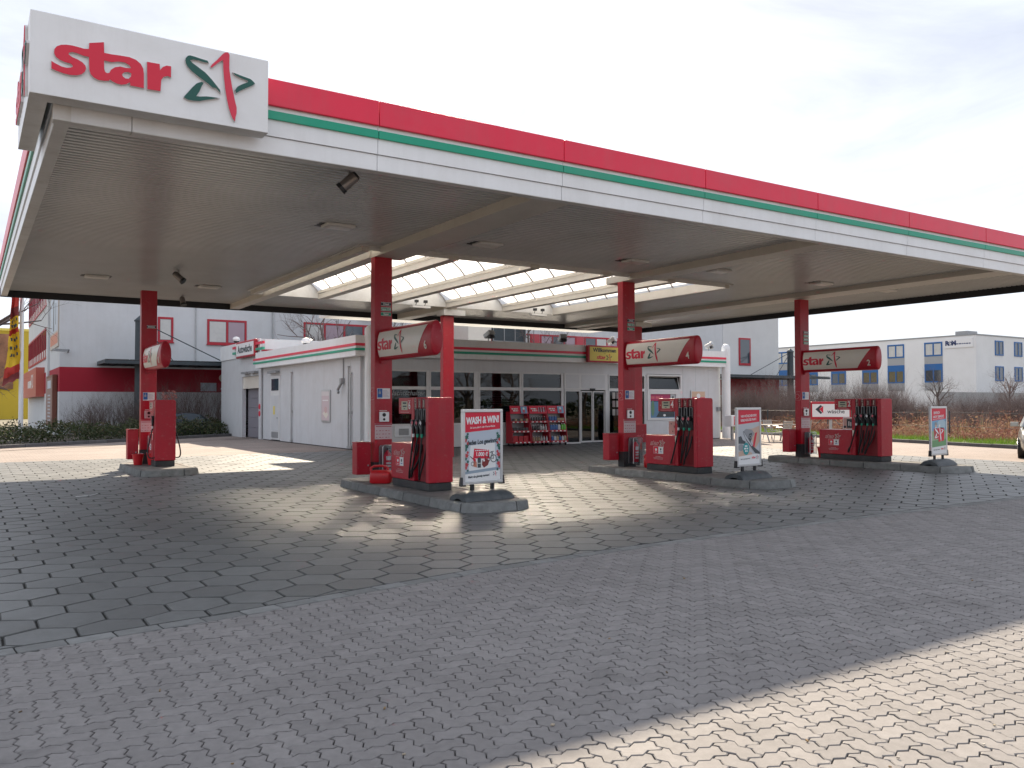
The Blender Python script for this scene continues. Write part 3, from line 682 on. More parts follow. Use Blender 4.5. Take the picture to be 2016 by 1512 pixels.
ceil_cam(4.05,20.4,R(-33),R(-42),'security camera hanging near the far left column')
ceil_cam(5.1,25.1,R(-80),R(-60),'small security camera at the back edge of the canopy',.2)
for i,x in enumerate((12.0,16.3)):
    t = thing('spot_lamp_pair', ['pair of spot lamps on the skylight edge left of the middle','pair of spot lamps on the skylight edge near pump 4'][i], 'lamp', (x-.6,22.7,4.6))
    b = B(); b.box(-.3,-.08,-.06,.3,.08,.0); b.build('bar', WHTD, t, keep=True)
    for sx in (-.16,.14):
        b = B(); b.tube([(sx,0,.0),(sx+.03,0,.12)],.012,6); b.box(sx-.02,-.05,.10,sx+.08,.05,.18); b.build('lamp_head', BLK, t, keep=True, bevel=.01)
# ------------------------------------------------------------------ printed matter helper
class Print:
    """flat print on a panel: shapes stacked in thin layers, one mesh per colour and layer"""
    def __init__(s, o, ax, parent, keep=True): s.o = Vector(o); s.ax = (Vector(ax[0]),Vector(ax[1])); s.n = s.ax[0].cross(s.ax[1]); s.p = parent; s.L = {}; s.k = 0; s.keep = keep
    def _b(s, m, lay): 
        return s.L.setdefault((m.name,lay),(B(),m))[0]
    def pt(s,u,v,lay): return s.o+s.ax[0]*u+s.ax[1]*v+s.n*(0.0012*lay)
    def poly(s, pts, m, lay=1): s._b(m,lay).poly([s.pt(u,v,lay) for u,v in pts])
    def rect(s, u0,v0,u1,v1, m, lay=1): s.poly([(u0,v0),(u1,v0),(u1,v1),(u0,v1)], m, lay)
    def disc(s, u,v,ru,rv, m, lay=1, n=18): s.poly([(u+ru*math.cos(6.2832*k/n), v+rv*math.sin(6.2832*k/n)) for k in range(n)], m, lay)
    def mesh(s, me, u,v, m, lay=1, sc=1.0, rot=0.0):
        c,d = math.cos(rot),math.sin(rot); s._b(m,lay).mesh(me, s.pt(u,v,lay), s.ax[0]*c+s.ax[1]*d, s.ax[1]*c-s.ax[0]*d, sc)
    def text(s, t,u,v,size,m,lay=2,bold=0.0,sx=1.0,rot=0.0,shear=0.0,align='CENTER'): s.mesh(text_mesh(t,size,bold*size,0,align,shear,sx), u,v,m,lay,1.0,rot)
    def line(s, u0,v0,u1,v1,w,m,lay=2):
        d = Vector((u1-u0,v1-v0)).normalized(); n = Vector((-d.y,d.x))*w/2; s.poly([(u0+n.x,v0+n.y),(u0-n.x,v0-n.y),(u1-n.x,v1-n.y),(u1+n.x,v1+n.y)], m, lay)
    def dashes(s, u0,v,u1,h,m,lay=2,seed=0):             # lettering too small to read
        u = u0; k = seed
        while u < u1:
            w_ = h*(1.2+1.6*((k*37+11)%7)/7); s.rect(u,v-h/2,min(u1,u+w_),v+h/2,m,lay); u += w_+h*.55; k += 1
    def ring(s, u,v,r,w,m,lay=2,n=24):
        b = s._b(m,lay); vs = []
        for k in range(n):
            a = 6.2832*k/n; vs += [s.pt(u+r*math.cos(a),v+r*math.sin(a),lay), s.pt(u+(r-w)*math.cos(a),v+(r-w)*math.sin(a),lay)]
        b.add(vs, [(2*k,2*((k+1)%n),2*((k+1)%n)+1,2*k+1) for k in range(n)])
    def mark(s, u,v,wid,lay=2,red=None,grn=None):       # whole brand mark, given width
        k = wid/2.014; red = red or REDP; grn = grn or DGRN
        s.mesh(star_word(),u,v,red,lay,k); s.mesh(emb_green(),u,v,grn,lay,k); s.mesh(emb_red(),u,v,red,lay,k)
    def emblem(s, u,v,wid,lay=2,red=None,grn=None,rot=0.0):
        k = wid/0.74; red = red or REDP; grn = grn or DGRN
        for me,m in ((emb_green(),grn),(emb_red(),red)):
            for q in me.vertices: q.co.x -= EMBC[0]; q.co.y -= EMBC[1]
            s.mesh(me,u,v,m,lay,k,rot)
    def build(s, name='print'):
        for (nm,lay),(b,m) in s.L.items():
            o = b.build(name, m, s.p, keep=s.keep)
            if len(b.f) > 1: o['kind'] = 'stuff'

# ------------------------------------------------------------------ fuel pumps
LCD = mat('display_lcd',(0.42,0.42,0.31),0.3)
PINK = mat('nozzle_badge',(0.62,0.12,0.16),0.4)
def make_pump(num, n, loc, label, cab=0.95):
    t = thing('fuel_pump', label, 'fuel pump', loc, 0, 'fuel pumps on the islands')
    T = .20+.165*n; H = 1.63; x = .24; E = T+cab
    b = B(); b.box(-x+.015,.02,-.002,x-.015,E-.02,.135); b.build('plinth', DKBASE, t, keep=True, bevel=.01)
    # end panel with rounded corners, its vertical edges and top radiused
    pr = []
    for cx,cz,t0 in ((x-.05,H-.05,0),(-x+.05,H-.05,90)):
        for k in range(5): a = R(t0+22.5*k); pr.append((cx+.05*math.cos(a),0,cz+.05*math.sin(a)))
    pr = [(x,0,.14)]+pr+[(-x,0,.14)]
    b = B(); b.prism(pr,(0,.115,0)); b.build('end_panel', RED, t, keep=True, bevel=.012)
    b = B(); b.box(-.145,.12,.14,.145,T-.005,H-.012); b.build('core', mat('red_recess',(0.22,0.008,0.014),0.5,var=.1), t, keep=True)
    b = B(); b.box(-x+.01,T-.10,.14,x-.01,T,H); b.build('rear_post', RED, t, keep=True, bevel=.008)
    b = B(); b.box(-x+.005,T+.004,.14,x-.005,E,.80); c = b.build('cabinet', RED, t, keep=True, bevel=.012)
    b = B(); b.box(-x+.01,T+.004,1.335,x-.01,T+.53,H-.004); dsp = b.build('display_box', RED, t, keep=True, bevel=.01)
    for s in (-1,1):
        ax = FX if s < 0 else ((0,1,0),(0,0,1)); sg = -1 if s < 0 else 1
        # header strips and bays
        for k in range(n):
            yk = .12+.025+.165*k+.07
            b = B(); b.box(min(s*.145,s*.225),yk-.06,1.44,max(s*.145,s*.225),yk+.06,H-.02); b.build('grade_strip', mat('dark_red_strip',(0.13,0.006,0.01),0.4), t, keep=True)
            b = B(); b.box(min(s*.145,s*.232),yk-.083,1.44,max(s*.145,s*.232),yk-.066,H+.001); b.build('divider_rib', RED, t, keep=True)
            b = B(); b.box(min(s*.146,s*.20),yk-.058,.94,max(s*.146,s*.20),yk+.058,1.43); b.build('holster', BLK, t, keep=True, bevel=.008)
            b = B()
            for q in (-.045,.035): b.box(min(s*.2005,s*.215),yk+q,1.2,max(s*.2005,s*.215),yk+q+.01,1.42)
            b.box(min(s*.2005,s*.215),yk-.045,1.42,max(s*.2005,s*.215),yk+.045,1.428); b.build('holster_guide', GREYM, t, keep=True)
            p = Print((s*.2275,yk,1.53),((0,0,1),(0,1,0)) if s<0 else ((0,0,1),(0,-1,0)),t)
            p.text(['Diesel','Super','Super E10','Super Plus'][k%4],-.01,0,.048,mat('silver_print',(0.62,0.6,0.5),0.4),1,.02); p.build('grade_lettering')
            # nozzle
            nz = B(); xo = s*.262
            nz.tube([(xo,yk,.985),(xo,yk,1.06),(xo-s*.004,yk,1.15)],[.021,.027,.03],10)
            nz.obox((xo-s*.02,yk,1.185),(1,0,.0),(0,1,0),(0,0,1),.045,.032,.05)
            nz.tube([(xo-s*.03,yk,1.23),(xo-s*.05,yk+.01,1.33),(s*.214,yk+.012,1.40)],[.014,.012,.010],8)
            no = nz.build('nozzle', BLK, t, keep=True, bevel=.006, seg=1)
            bg_ = B(); d = .036; bg_.prism([(xo+s*.026,yk+d,1.18),(xo+s*.026,yk,1.18+d*1.1),(xo+s*.026,yk-d,1.18),(xo+s*.026,yk,1.18-d*1.1)],(s*.006,0,0)); bg_.build('badge', PINK if (k+num)%3 else PRINTW, no, keep=True)
            lv = B(); lv.tube([(xo+s*.03,yk+.02,1.24),(xo+s*.036,yk+.055,1.15),(xo+s*.01,yk+.02,1.06)],.006,6); lv.build('lever', GREYM, no, keep=True)
            cl = B(); cl.tube([(xo,yk,.925),(xo,yk,.985)],.024,10); cl.build('collar', FGRN if k < n-1 else PRINTW, no, keep=True)
            sw = .05+.05*((k*2+num)%3); bot = .17+.03*(k%2)
            path = bez((xo,yk,.93),(xo+s*.03,yk+sw*.4,.62),(xo+s*.035,yk+sw*1.6,bot-.12),(s*.245,yk+sw*1.5+.04,bot+.04),10)+bez((s*.245,yk+sw*1.5+.04,bot+.04),(s*.225,yk+sw*1.4+.06,bot+.16),(s*.19,yk+.05,.45),(s*.15,yk+.03,.80),8)[1:]
            if num == 8: path = bez((xo,yk,.93),(xo+s*.10,yk-.02,.5),(xo+s*.22,yk-.10,.12),(s*.235,yk-.15,.22),16)
            hs = B(); hs.tube(path,.0165,8); hs.build('hose', RUB, no, smooth=True, keep=True)
        # display
        xf = s*(x-.008)
        p = Print((xf,T+.25,1.485),ax,dsp); q = -1 if s<0 else 1
        p.rect(-.155,-.082,.10,.08,LCD,1); p.rect(-.10,.03,.05,.06,PRINTK,2); p.rect(-.10,-.025,.06,.0,PRINTK,2); p.rect(-.06,-.065,.0,-.05,PRINTK,2)
        p.text(str(num),.175,.0,.19,PRINTW,2,.03,sx=.85); p.rect(.12,.085,.23,.091,PRINTW,2); p.rect(-.2,-.122,.16,-.118,PRINTW,2); p.disc(-.205,-.01,.009,.009,PRINTW,2); p.build('display_print')
        p = Print((s*(x-.003),T+cab/2+.05,.45),ax,c); OUT = mat('pale_outline_print',(0.62,0.50,0.48),0.45)
        for me,m,gr in ((star_word(),REDP,0),(emb_green(),mat('outline_grey_print',(0.36,0.36,0.3),0.5),0),(emb_red(),REDP,0)):
            pass
        sc = .48/2.014
        for fn in (star_word,emb_green,emb_red): p.mesh(fn(grow=.012),-.02,.165,OUT,1,sc)
        for fn in (star_word,emb_red): p.mesh(fn(grow=-.014),-.02,.165,RED,2,sc)
        p.mesh(emb_green(grow=-.004),-.02,.165,mat('outline_grey_print',(0.2,0.2,0.17),0.5),2,sc)
        p.rect(-.16,-.07,.0,.09,REDP,1); p.rect(0.0,-.07,.16,.09,PRINTW,1)
        for a,c0,d,e in ((-.16,.086,.16,.09),(-.16,-.07,.16,-.066),(-.16,-.066,-.156,.086)): p.rect(a,c0,d,e,PRINTW,2)
        p.disc(-.075,.02,.035,.03,PRINTW,2,8); p.rect(-.115,-.045,-.045,-.035,PRINTW,2); p.disc(.08,.03,.025,.03,STEELD,2,6); p.rect(.045,-.035,.115,-.02,mat('blue_print',(0.02,0.12,0.38),0.5),2)
        SP = mat('pale_small_print',(0.55,0.38,0.38),0.5)
        for k,(a,c0) in enumerate(((-.09,.07),(-.16,.15),(-.15,.14))): p.dashes(a,-.135-.028*k,c0,.012,SP,1,k+num)
        p.build('cabinet_print')
    b = B(); b.box(-x-.004,T-.07,.80-.16,-x+.0,T-.02,.80); b.build('hang_tag', CREAM, t, keep=True)
    if num in (2,4):      # framed information board on the cabinet
        b = B(); b.box(-.02,T+.06,.803,.0,T+.42,1.13); f = b.build('information_board', ALU, t, keep=True)
        p = Print((-.0215,T+.24,.965),FX,f); PP = mat('salmon_print',(0.62,0.36,0.32),0.5)
        p.rect(-.165,-.145,.165,.145,PP,1)
        if num == 2: p.rect(-.06,-.12,.10,.12,STEELD,2); p.rect(-.01,-.06,.02,.06,PRINTW,3); p.rect(.05,-.07,.075,.04,PRINTW,3); p.rect(-.155,-.12,-.08,-.06,PRINTK,2)
        else: p.dashes(-.01,.04,.08,.02,PRINTK,2,3); p.dashes(.0,.01,.07,.02,PRINTK,2,5); p.disc(-.09,.09,.015,.015,PRINTK,2,8); p.disc(.08,-.05,.015,.015,PRINTK,2,8); p.disc(-.04,-.08,.015,.015,PRINTK,2,8); p.disc(.11,-.1,.015,.012,PRINTK,2,8)
        p.build('board_print')
    return t
PX = [6.95,13.40,19.95]; PY = 13.05
make_pump(6,3,(PX[0],PY,.14),'red fuel pump 6 on the nearest island beside the WASH & WIN poster',.84)
make_pump(4,3,(PX[1],PY,.14),'red fuel pump 4 on the middle island')
make_pump(2,4,(PX[2],PY,.14),'red fuel pump 2 with four hoses on the right island',1.02)
pl = make_pump(8,1,(4.10,22.05,.14),'lone red fuel pump at the far left, seen end-on with a hose on each side',.55)
# plant-like dry sprig on top of the lone pump
b = B()
for k in range(26):
    a = random.uniform(0,6.28); p0 = Vector((4.22+.1*math.cos(a),22.3,1.76)); b.tube([p0,p0+Vector((random.uniform(-.12,.12),random.uniform(-.1,.1),random.uniform(.05,.26)))],.004,3)
    q = p0+Vector((random.uniform(-.12,.12),random.uniform(-.1,.1),random.uniform(.05,.24))); b.obox(q,(1,random.random(),0),(0,1,random.random()),(0,0,1),.022,.014,.006)
tag(b.build('dry_flower_bunch', mat('dry_pink_leaf',(0.5,0.2,0.18),0.8,rnd=.3)),'small bunch of dry pinkish leaves on top of the lone pump','plant')

# ------------------------------------------------------------------ overhead signs
def sec(z, hx=.125, hz=.315):
    q = min(1.0, abs(z)/hz); return hx*(max(0.0,1-q**2.3))**.5
def make_sign(num, x, ycol, label, L=2.32):
    t = thing('overhead_sign', label, 'sign', (x,ycol,2.835), 0, 'lens-shaped signs on the columns')
    y0 = -.11; y1 = y0-L; rings = []
    zs = [.315*math.sin(R(-90+180*k/14)) for k in range(15)]
    def ring(y, f): 
        return [(-sec(z)*f, y, z*(f if f<1 else 1)) for z in zs]+[(sec(z)*f, y, z*(f if f<1 else 1)) for z in zs[::-1][1:-1]]
    b = B(); b.loft([ring(y0,1),ring(y1+.05,1),ring(y1+.012,.965),ring(y1,.90)]); b.build('sign_body', RED, t, smooth=True, ang=50, keep=True)
    for s in (-1,1):
        nz = 12; ny = 2; vs = []; fs = []
        for i in range(nz+1):
            z = -.245+.49*i/nz; ye = y0-L*(.75+.17*(z+.245)/.49)
            for j in range(ny+1): vs.append((s*(sec(z)+.005), y0-.04+(ye-y0+.04)*j/ny, z))
        for i in range(nz):
            for j in range(ny):
                a = i*(ny+1)+j; q = (a,a+1,a+ny+2,a+ny+1); fs.append(q if s>0 else q[::-1])
        b = B(); b.add(vs,fs); b.build('face_panel', CREAM, t, smooth=True, keep=True)
        ax = FX if s<0 else ((0,1,0),(0,0,1)); k = .60
        fn = lambda v: Vector((s*(sec(v.z)+.011), v.y, v.z))
        cy = y0-.28*L if s<0 else y0-.30*L
        def fine(me):
            bm = bmesh.new(); bm.from_mesh(me); bmesh.ops.triangulate(bm, faces=bm.faces)
            for _ in range(3):
                le = [e for e in bm.edges if e.calc_length() > .04*(1 if len(bm.verts)<200 else 3)]
                if le: bmesh.ops.subdivide_edges(bm, edges=le, cuts=1); bmesh.ops.triangulate(bm, faces=bm.faces)
            bm.to_mesh(me); bm.free(); return me
        for nm,me,m in (('letters_star',star_word(),REDP),('emblem_green',emb_green(),DGRN),('emblem_red',emb_red(),REDP)):
            b = B(); b.mesh(fine(me),(0,cy,0),*ax,sc=k,fn=fn); b.build(nm, m, t, keep=True)
        b = B(); me = fine(text_mesh(str(num),.21,.004)); b.mesh(me,(0,y1+.22,-.13),*ax,fn=fn); b.build('numeral', CREAM, t, keep=True)
    b = B(); b.box(-.06,-.16,-.37,.06,-.10,-.30); b.build('bracket', RED, t, keep=True)
    return t
make_sign(6,COLX[0]-.02,COLY,'lens-shaped star sign number 6 on the nearest column')
make_sign(4,COLX[1]-.02,COLY,'lens-shaped star sign number 4 on the middle column')
make_sign(2,COLX[2]-.02,COLY,'lens-shaped star sign number 2 on the right column')
make_sign(8,3.90,23.4,'lens-shaped star sign seen end-on on the far left column',2.3)

# ------------------------------------------------------------------ poster stands
def make_stand(loc, rz, label):
    t = thing('poster_stand', label, 'poster stand', loc, rz, 'poster stands at the ends of the islands')
    b = B()
    prof = [(-.23,0),(-.215,.05),(-.15,.115),(-.05,.15),(.05,.15),(.15,.115),(.215,.05),(.23,0),(.10,0),(.08,.03),(.04,.05),(-.04,.05),(-.08,.03),(-.10,0)]
    L = .48; rings = []
    for xx,k in ((-L,.72),(-L+.05,.93),(-L+.14,1),(L-.14,1),(L-.05,.93),(L,.72)): rings.append([(xx, y*(.9+.1*k), z*k) for y,z in prof])
    b.loft(rings); b.build('base', mat('stand_base',(0.055,0.065,0.072),0.55,var=.15,vscale=6,dirt=(0.15,0.14,0.13),dscale=6,damt=.4), t, smooth=True, ang=30, keep=True)
    for sx in (-.2,.2): b = B(); b.box(sx-.028,-.02,.12,sx+.028,.02,.26); b.build('post', BLK, t, keep=True)
    W2,z0,z1 = .40,.245,1.43
    fr = bpy.data.objects.new('frame', None); COL.objects.link(fr); fr.parent = t
    for q in ((-W2,z0,W2,z0+.05),(-W2,z1-.05,W2,z1),(-W2,z0+.051,-W2+.05,z1-.051),(W2-.05,z0+.051,W2,z1-.051)):
        b = B(); b.box(q[0],-.028,q[1],q[2],.028,q[3]); b.build('frame_rail', ALU, fr, keep=True, bevel=.006)
    for sx in (-1,1): b = B(); b.prism([(sx*(W2-.06),-.034,z0-.02),(sx*(W2+.03),-.034,z0-.02),(sx*(W2+.012),-.034,z0+.12),(sx*(W2+.001),-.034,z0+.12),(sx*(W2+.001),-.034,z0-.002),(sx*(W2-.06),-.034,z0-.002)],(0,.068,0)); b.build('corner_guard', BLK, t, keep=True)
    b = B(); b.box(-.352,-.012,z0+.048,.352,.012,z1-.048); pn = b.build('poster', PRINTW, t, keep=True)
    return t, pn, Print((0,-.0125,(z0+z1)/2),FY,pn)
HV = .545; HU = .35
SK = mat('pale_blue_print',(0.50,0.56,0.64),0.5); LEAF = mat('leaf_green_print',(0.03,0.13,0.10),0.5); FLOW = mat('flower_red_print',(0.52,0.06,0.07),0.5); GRD = mat('grey_dark_print',(0.07,0.08,0.09),0.5); BOX = mat('maroon_print',(0.22,0.03,0.03),0.5); ORG = mat('orange_print',(0.6,0.22,0.14),0.5)
t,pn,p = make_stand((6.90,11.56,.14), R(6), 'poster stand reading WASH & WIN at the end of the nearest island')
p.rect(-HU,-HV+.17,HU,HV,SK,1); p.poly([(-HU,.225),(HU,.275),(HU,HV),(-HU,HV)],REDP,2)
p.rect(-HU,-HV,HU,-HV+.17,PRINTW,2); p.poly([(-HU,-.385),(HU,-.335),(HU,-.38),(-HU,-.43)],mat('blue_grey_print',(0.30,0.38,0.46),0.5),3)
p.poly([(-.24,.02),(.24,.055),(.26,-.35),(-.28,-.39)],PRINTW,2)
p.text('WASH & WIN!',0,.415,.145,PRINTW,4,.05,sx=.70,rot=.045,shear=.12); p.text('Ein Los zu jeder 4- oder 5-Sterne-Wäsche',0,.31,.040,PRINTW,4,.02,sx=.72,rot=.05,shear=.1)
p.text('Jedes Los gewinnt!',0,.075,.098,PRINTK,4,.035,sx=.8,rot=.06,shear=.15)
for s in (-1,1):
    for k in range(13):
        v = .20-.048*k; u = s*(.315+.02*((k*7)%3-1)); r_ = .03+.008*((k*5)%3)
        pts = [(u+(r_ if q%2 else r_*.55)*math.cos(6.2832*q/12+k), v+(r_ if q%2 else r_*.55)*math.sin(6.2832*q/12+k)) for q in range(12)]
        p.poly(pts, (FLOW if (k//2)%2 else LEAF), 3+(k%2))
p.poly([(-.17,-.03),(.12,-.055),(.135,-.20),(-.19,-.185)],REDP,4); p.dashes(-.15,-.062,.11,.016,PRINTW,5,2); p.text('1.000 €',-.02,-.125,.085,PRINTW,5,.035,sx=.9,rot=-.05)
p.ring(.215,-.20,.062,.011,PRINTK,5); p.ring(.09,-.205,.055,.01,PRINTK,5)
for a in ((.215,-.20,.19,-.10),(.19,-.10,.15,-.19),(.15,-.19,.215,-.20),(.19,-.10,.13,-.10),(.16,-.09,.22,-.085),(.13,-.12,.09,-.205)): p.line(*a,.009,PRINTK,6)
p.poly([(-.01,-.22),(.06,-.19),(.13,-.23),(.10,-.30),(.02,-.34),(-.02,-.29)],BOX,6); p.rect(-.105,-.335,-.04,-.19,GRD,6); p.disc(-.072,-.19,.033,.02,GRD,6); p.rect(-.105,-.27,-.04,-.26,CREAM,7)
p.poly([(-.19,-.31),(-.12,-.33),(-.125,-.24),(-.18,-.22)],ORG,6); p.poly([(-.21,-.17),(-.14,-.20),(-.14,-.25),(-.17,-.25)],REDP,6); p.ring(-.20,-.27,.035,.008,PRINTK,6); p.line(-.25,-.15,-.2,-.19,.012,PRINTK,6); p.disc(.02,-.225,.018,.018,PRINTW,7,10)
p.text('Mehr als günstig tanken!',-.08,-.468,.048,PRINTK,4,.035,rot=.05,sx=.9,shear=.1); p.emblem(.25,-.445,.085,4,grn=PRINTK)
p.build()
SKIN = mat('skin_tone_print',(0.60,0.42,0.33),0.5); G1 = mat('mid_grey_print',(0.30,0.31,0.33),0.5); G2 = mat('light_grey_print',(0.52,0.54,0.57),0.5); TEAL = mat('teal_print',(0.03,0.33,0.34),0.5)
t,pn,p = make_stand((13.28,11.75,.14), R(5), 'poster stand with a car interior picture at the end of the middle island')
p.rect(-HU,-HV,HU,HV,SK,1); p.poly([(-HU,.25),(HU,.30),(HU,HV),(-HU,HV)],REDP,2)
p.text('WIR WÜNSCHEN EINE',.0,.42,.068,PRINTW,3,.02,sx=.74,rot=.05); p.text('REIBUNGSLOSE FAHRT.',.0,.34,.068,PRINTW,3,.02,sx=.74,rot=.05)
p.poly([(-HU,.25),(HU,.30),(HU,-.34),(-HU,-.39)],G2,2)
p.poly([(-.12,.15),(.1,.16),(.35,.22),(.35,-.1),(.2,-.25),(.05,.0)],SKIN,3); p.poly([(-.2,.1),(-.1,.16),(.1,.14),(.18,.06),(.1,-.02),(.02,-.18),(-.06,-.08)],G1,4); p.poly([(0,.06),(.1,.08),(.08,-.06),(.03,-.12),(-.02,-.04)],GRD,5); p.ring(.045,.0,.035,.008,G2,6,12)
p.poly([(.12,-.2),(.2,.07),(.27,.09),(.17,-.24)],REDP,5); p.poly([(-.19,.12),(-.16,.1),(.12,-.19),(.35,-.32),(.35,-.36),(.2,-.34),(-.1,-.06),(-.18,.06)],GRD,6); p.poly([(-.19,.11),(-.16,.085),(.1,-.18),(.08,-.2),(-.12,-.02)],G2,7)
p.poly([(-.35,.0),(-.25,.02),(-.2,-.06),(-.1,-.1),(-.14,-.14),(-.35,-.13)],GRD,3); p.disc(-.26,-.21,.09,.07,G1,3); p.poly([(-.35,-.3),(-.1,-.25),(.1,-.33),(.1,-.36),(-.35,-.39)],SKIN,3)
p.disc(-.10,-.24,.10,.125,TEAL,8); p.dashes(-.145,-.185,-.05,.032,PRINTW,9,1); p.dashes(-.17,-.235,-.03,.032,PRINTW,9,4); p.dashes(-.14,-.285,-.05,.032,PRINTW,9,6)
p.poly([(-HU,-.39),(HU,-.34),(HU,-HV),(-HU,-HV)],PRINTW,4); p.text('Mehr als günstig tanken!',-.12,-.44,.035,PRINTK,5,.02,rot=.04,sx=.9); p.mark(.20,-.42,.24,5,grn=PRINTK); p.build()
BLU = mat('sky_blue_print',(0.20,0.42,0.62),0.5); GRS = mat('grass_print',(0.16,0.34,0.16),0.5); PAL = mat('pale_sky_print',(0.42,0.56,0.64),0.5)
t,pn,p = make_stand((19.85,11.62,.14), R(4), 'poster stand with a red box on a meadow at the end of the right island')
p.rect(-HU,-HV,HU,HV,BLU,1); p.disc(.15,.15,.22,.12,PAL,2); p.poly([(-HU,.24),(HU,.29),(HU,HV),(-HU,HV)],REDP,3)
p.text('EINFACH',-.24,.43,.085,PRINTW,4,.03,sx=.85,rot=.04,align='LEFT'); p.text('LEICHT GEMACHT.',.0,.345,.075,PRINTW,4,.03,sx=.85,rot=.04); p.line(-.28,.275,.27,.31,.008,PRINTW,4)
p.poly([(-HU,-.02),(-.2,.02),(.2,.0),(HU,.03),(HU,-.36),(-HU,-.40)],mat('meadow_pale_print',(0.34,0.46,0.30),0.5),2); p.poly([(-HU,-.24),(HU,-.20),(HU,-.36),(-HU,-.40)],GRS,3)
p.disc(-.14,.14,.055,.065,SKIN,4); p.poly([(-.21,.15),(-.09,.14),(-.08,.16),(-.1,.21),(-.18,.21)],G1,5); p.poly([(-.25,.06),(-.06,.06),(-.04,-.2),(-.22,-.2)],FLOW,4)
p.poly([(-.05,.07),(.27,.05),(.25,-.24),(-.02,-.27)],REDP,5); p.poly([(.03,.085),(.24,.075),(.24,.05),(.03,.055)],GRD,5); p.emblem(.03,-.06,.42,6,PRINTW,PRINTW); p.text('star',.18,.01,.04,PRINTW,6,.02)
p.poly([(-HU,-.40),(HU,-.36),(HU,-HV),(-HU,-HV)],PRINTW,7); p.text('Mehr als günstig tanken!',-.12,-.455,.035,PRINTK,8,.02,rot=.04,sx=.9); p.mark(.20,-.435,.24,8,grn=PRINTK); p.build()
# ------------------------------------------------------------------ bins, extinguishers, buckets, cans
def bin_box(loc, label, w=.30, d=.24, h=.62):
    t = thing('waste_bin', label, 'bin', loc, 0, 'red waste bins on the columns')
    b = B(); b.box(-w/2,-d/2,0,w/2,d/2,h); b.build('bin_body', RED, t, keep=True, bevel=.012)
    b = B(); b.box(-w/2-.004,-d/2-.004,h+.002,w/2+.004,d/2+.004,h+.02); b.build('bin_lid', RED, t, keep=True)
    b = B(); b.box(-w/2+.06,-d/2+.03,h+.0205,w/2-.02,d/2-.03,h+.028); b.build('bin_opening', BLK, t, keep=True)
    b = B(); b.cyl((w/2-.06,-d/2-.003,.18),(w/2-.06,-d/2+.002,.18),.018,10); b.build('bin_lock', GREYM, t, keep=True)
bin_box((6.79-.19,15.74,.26),'red waste bin hung on the nearest column')
bin_box((13.24-.20,15.80,.30),'red waste bin hung left on the middle column')
bin_box((19.76-.22,15.80,.28),'red waste bin hung on the right column')
bin_box((3.73-.17,23.45,.26),'red waste bin on the far left column',.26,.24,.75)
t = thing('leaflet_box','red leaflet box with pale lettering right of the middle column','box',(13.83,15.72,.60))
b = B(); b.box(-.20,-.10,.10,.20,.10,.55); b.build('box_body', RED, t, keep=True, bevel=.01)
p = Print((0,-.1015,.27),FY,t); p.mark(0,0,.26,1,PINK,PINK); p.build()
b = B(); b.box(-.03,-.03,-.46,.03,.03,.10); b.build('post', DKBASE, t, keep=True)
def extinguisher(loc, label):
    t = thing('fire_extinguisher', label, 'extinguisher', loc, 0, 'fire extinguishers in clear cases'); t.scale = (1.12,1.0,1.12)
    pr = []
    for cx,cz,t0 in ((.07,.50,0),(-.07,.50,90)):
        for k in range(6): a = R(t0+18*k); pr.append((cx+.055*math.cos(a), cz+.055*math.sin(a)))
    pr = [(.125,.0)]+pr+[(-.125,.0)]
    b = B(); b.prism([(x,.11,z) for x,z in pr],(0,.02,0)); b.build('back_plate', GREYM, t, keep=True)
    b = B(); n = len(pr); 
    b.loft([[(x,.108,z) for x,z in pr],[(x,-.06,z) for x,z in pr],[(x*.82,-.075,z*.97+.008) for x,z in pr]], caps=True); b.build('clear_cover', CLEAR, t, keep=True, smooth=True)
    b = B(); b.lathe([(.066,.03),(.07,.04),(.07,.36),(.055,.41),(.024,.44),(.024,.46)],(0,.03,0),18); b.build('cylinder', REDP, t, keep=True, smooth=True)
    b = B(); b.tube([(0,.03,.46),(0,.03,.49),(.05,.02,.50)],.014,8); b.tube([(.02,.02,.47),(.085,.0,.40),(.08,-.0,.2)],.009,6); b.build('valve', BLK, t, keep=True)
    b = B()
    for z0,z1 in ((.10,.14),(.17,.20),(.22,.25),(.29,.36)): 
        vs = []; 
        for k in range(9): a = R(-130+10*k); vs.append((.0712*math.cos(a),.03+.0712*math.sin(a)))
        b.add([(x,y,z0) for x,y in vs]+[(x,y,z1) for x,y in vs],[(k,k+1,9+k+1,9+k) for k in range(8)])
    b.build('instruction_label', PRINTW, t, keep=True)
    b = B(); b.loft([[(x,-.0605,z) for x,z in pr],[(x*1.04,-.055,z*1.01) for x,z in pr],[(x*1.04,-.04,z*1.01) for x,z in pr]], caps=False); b.build('cover_rim', ALU, t, keep=True)
extinguisher((7.03,15.42,.22),'fire extinguisher in a clear case on the nearest column')
extinguisher((13.52,15.42,.22),'fire extinguisher in a clear case on the middle column')
extinguisher((20.03,15.42,.22),'fire extinguisher in a clear case on the right column')
extinguisher((4.03,23.18,.27),'fire extinguisher in a clear case on the far left column')
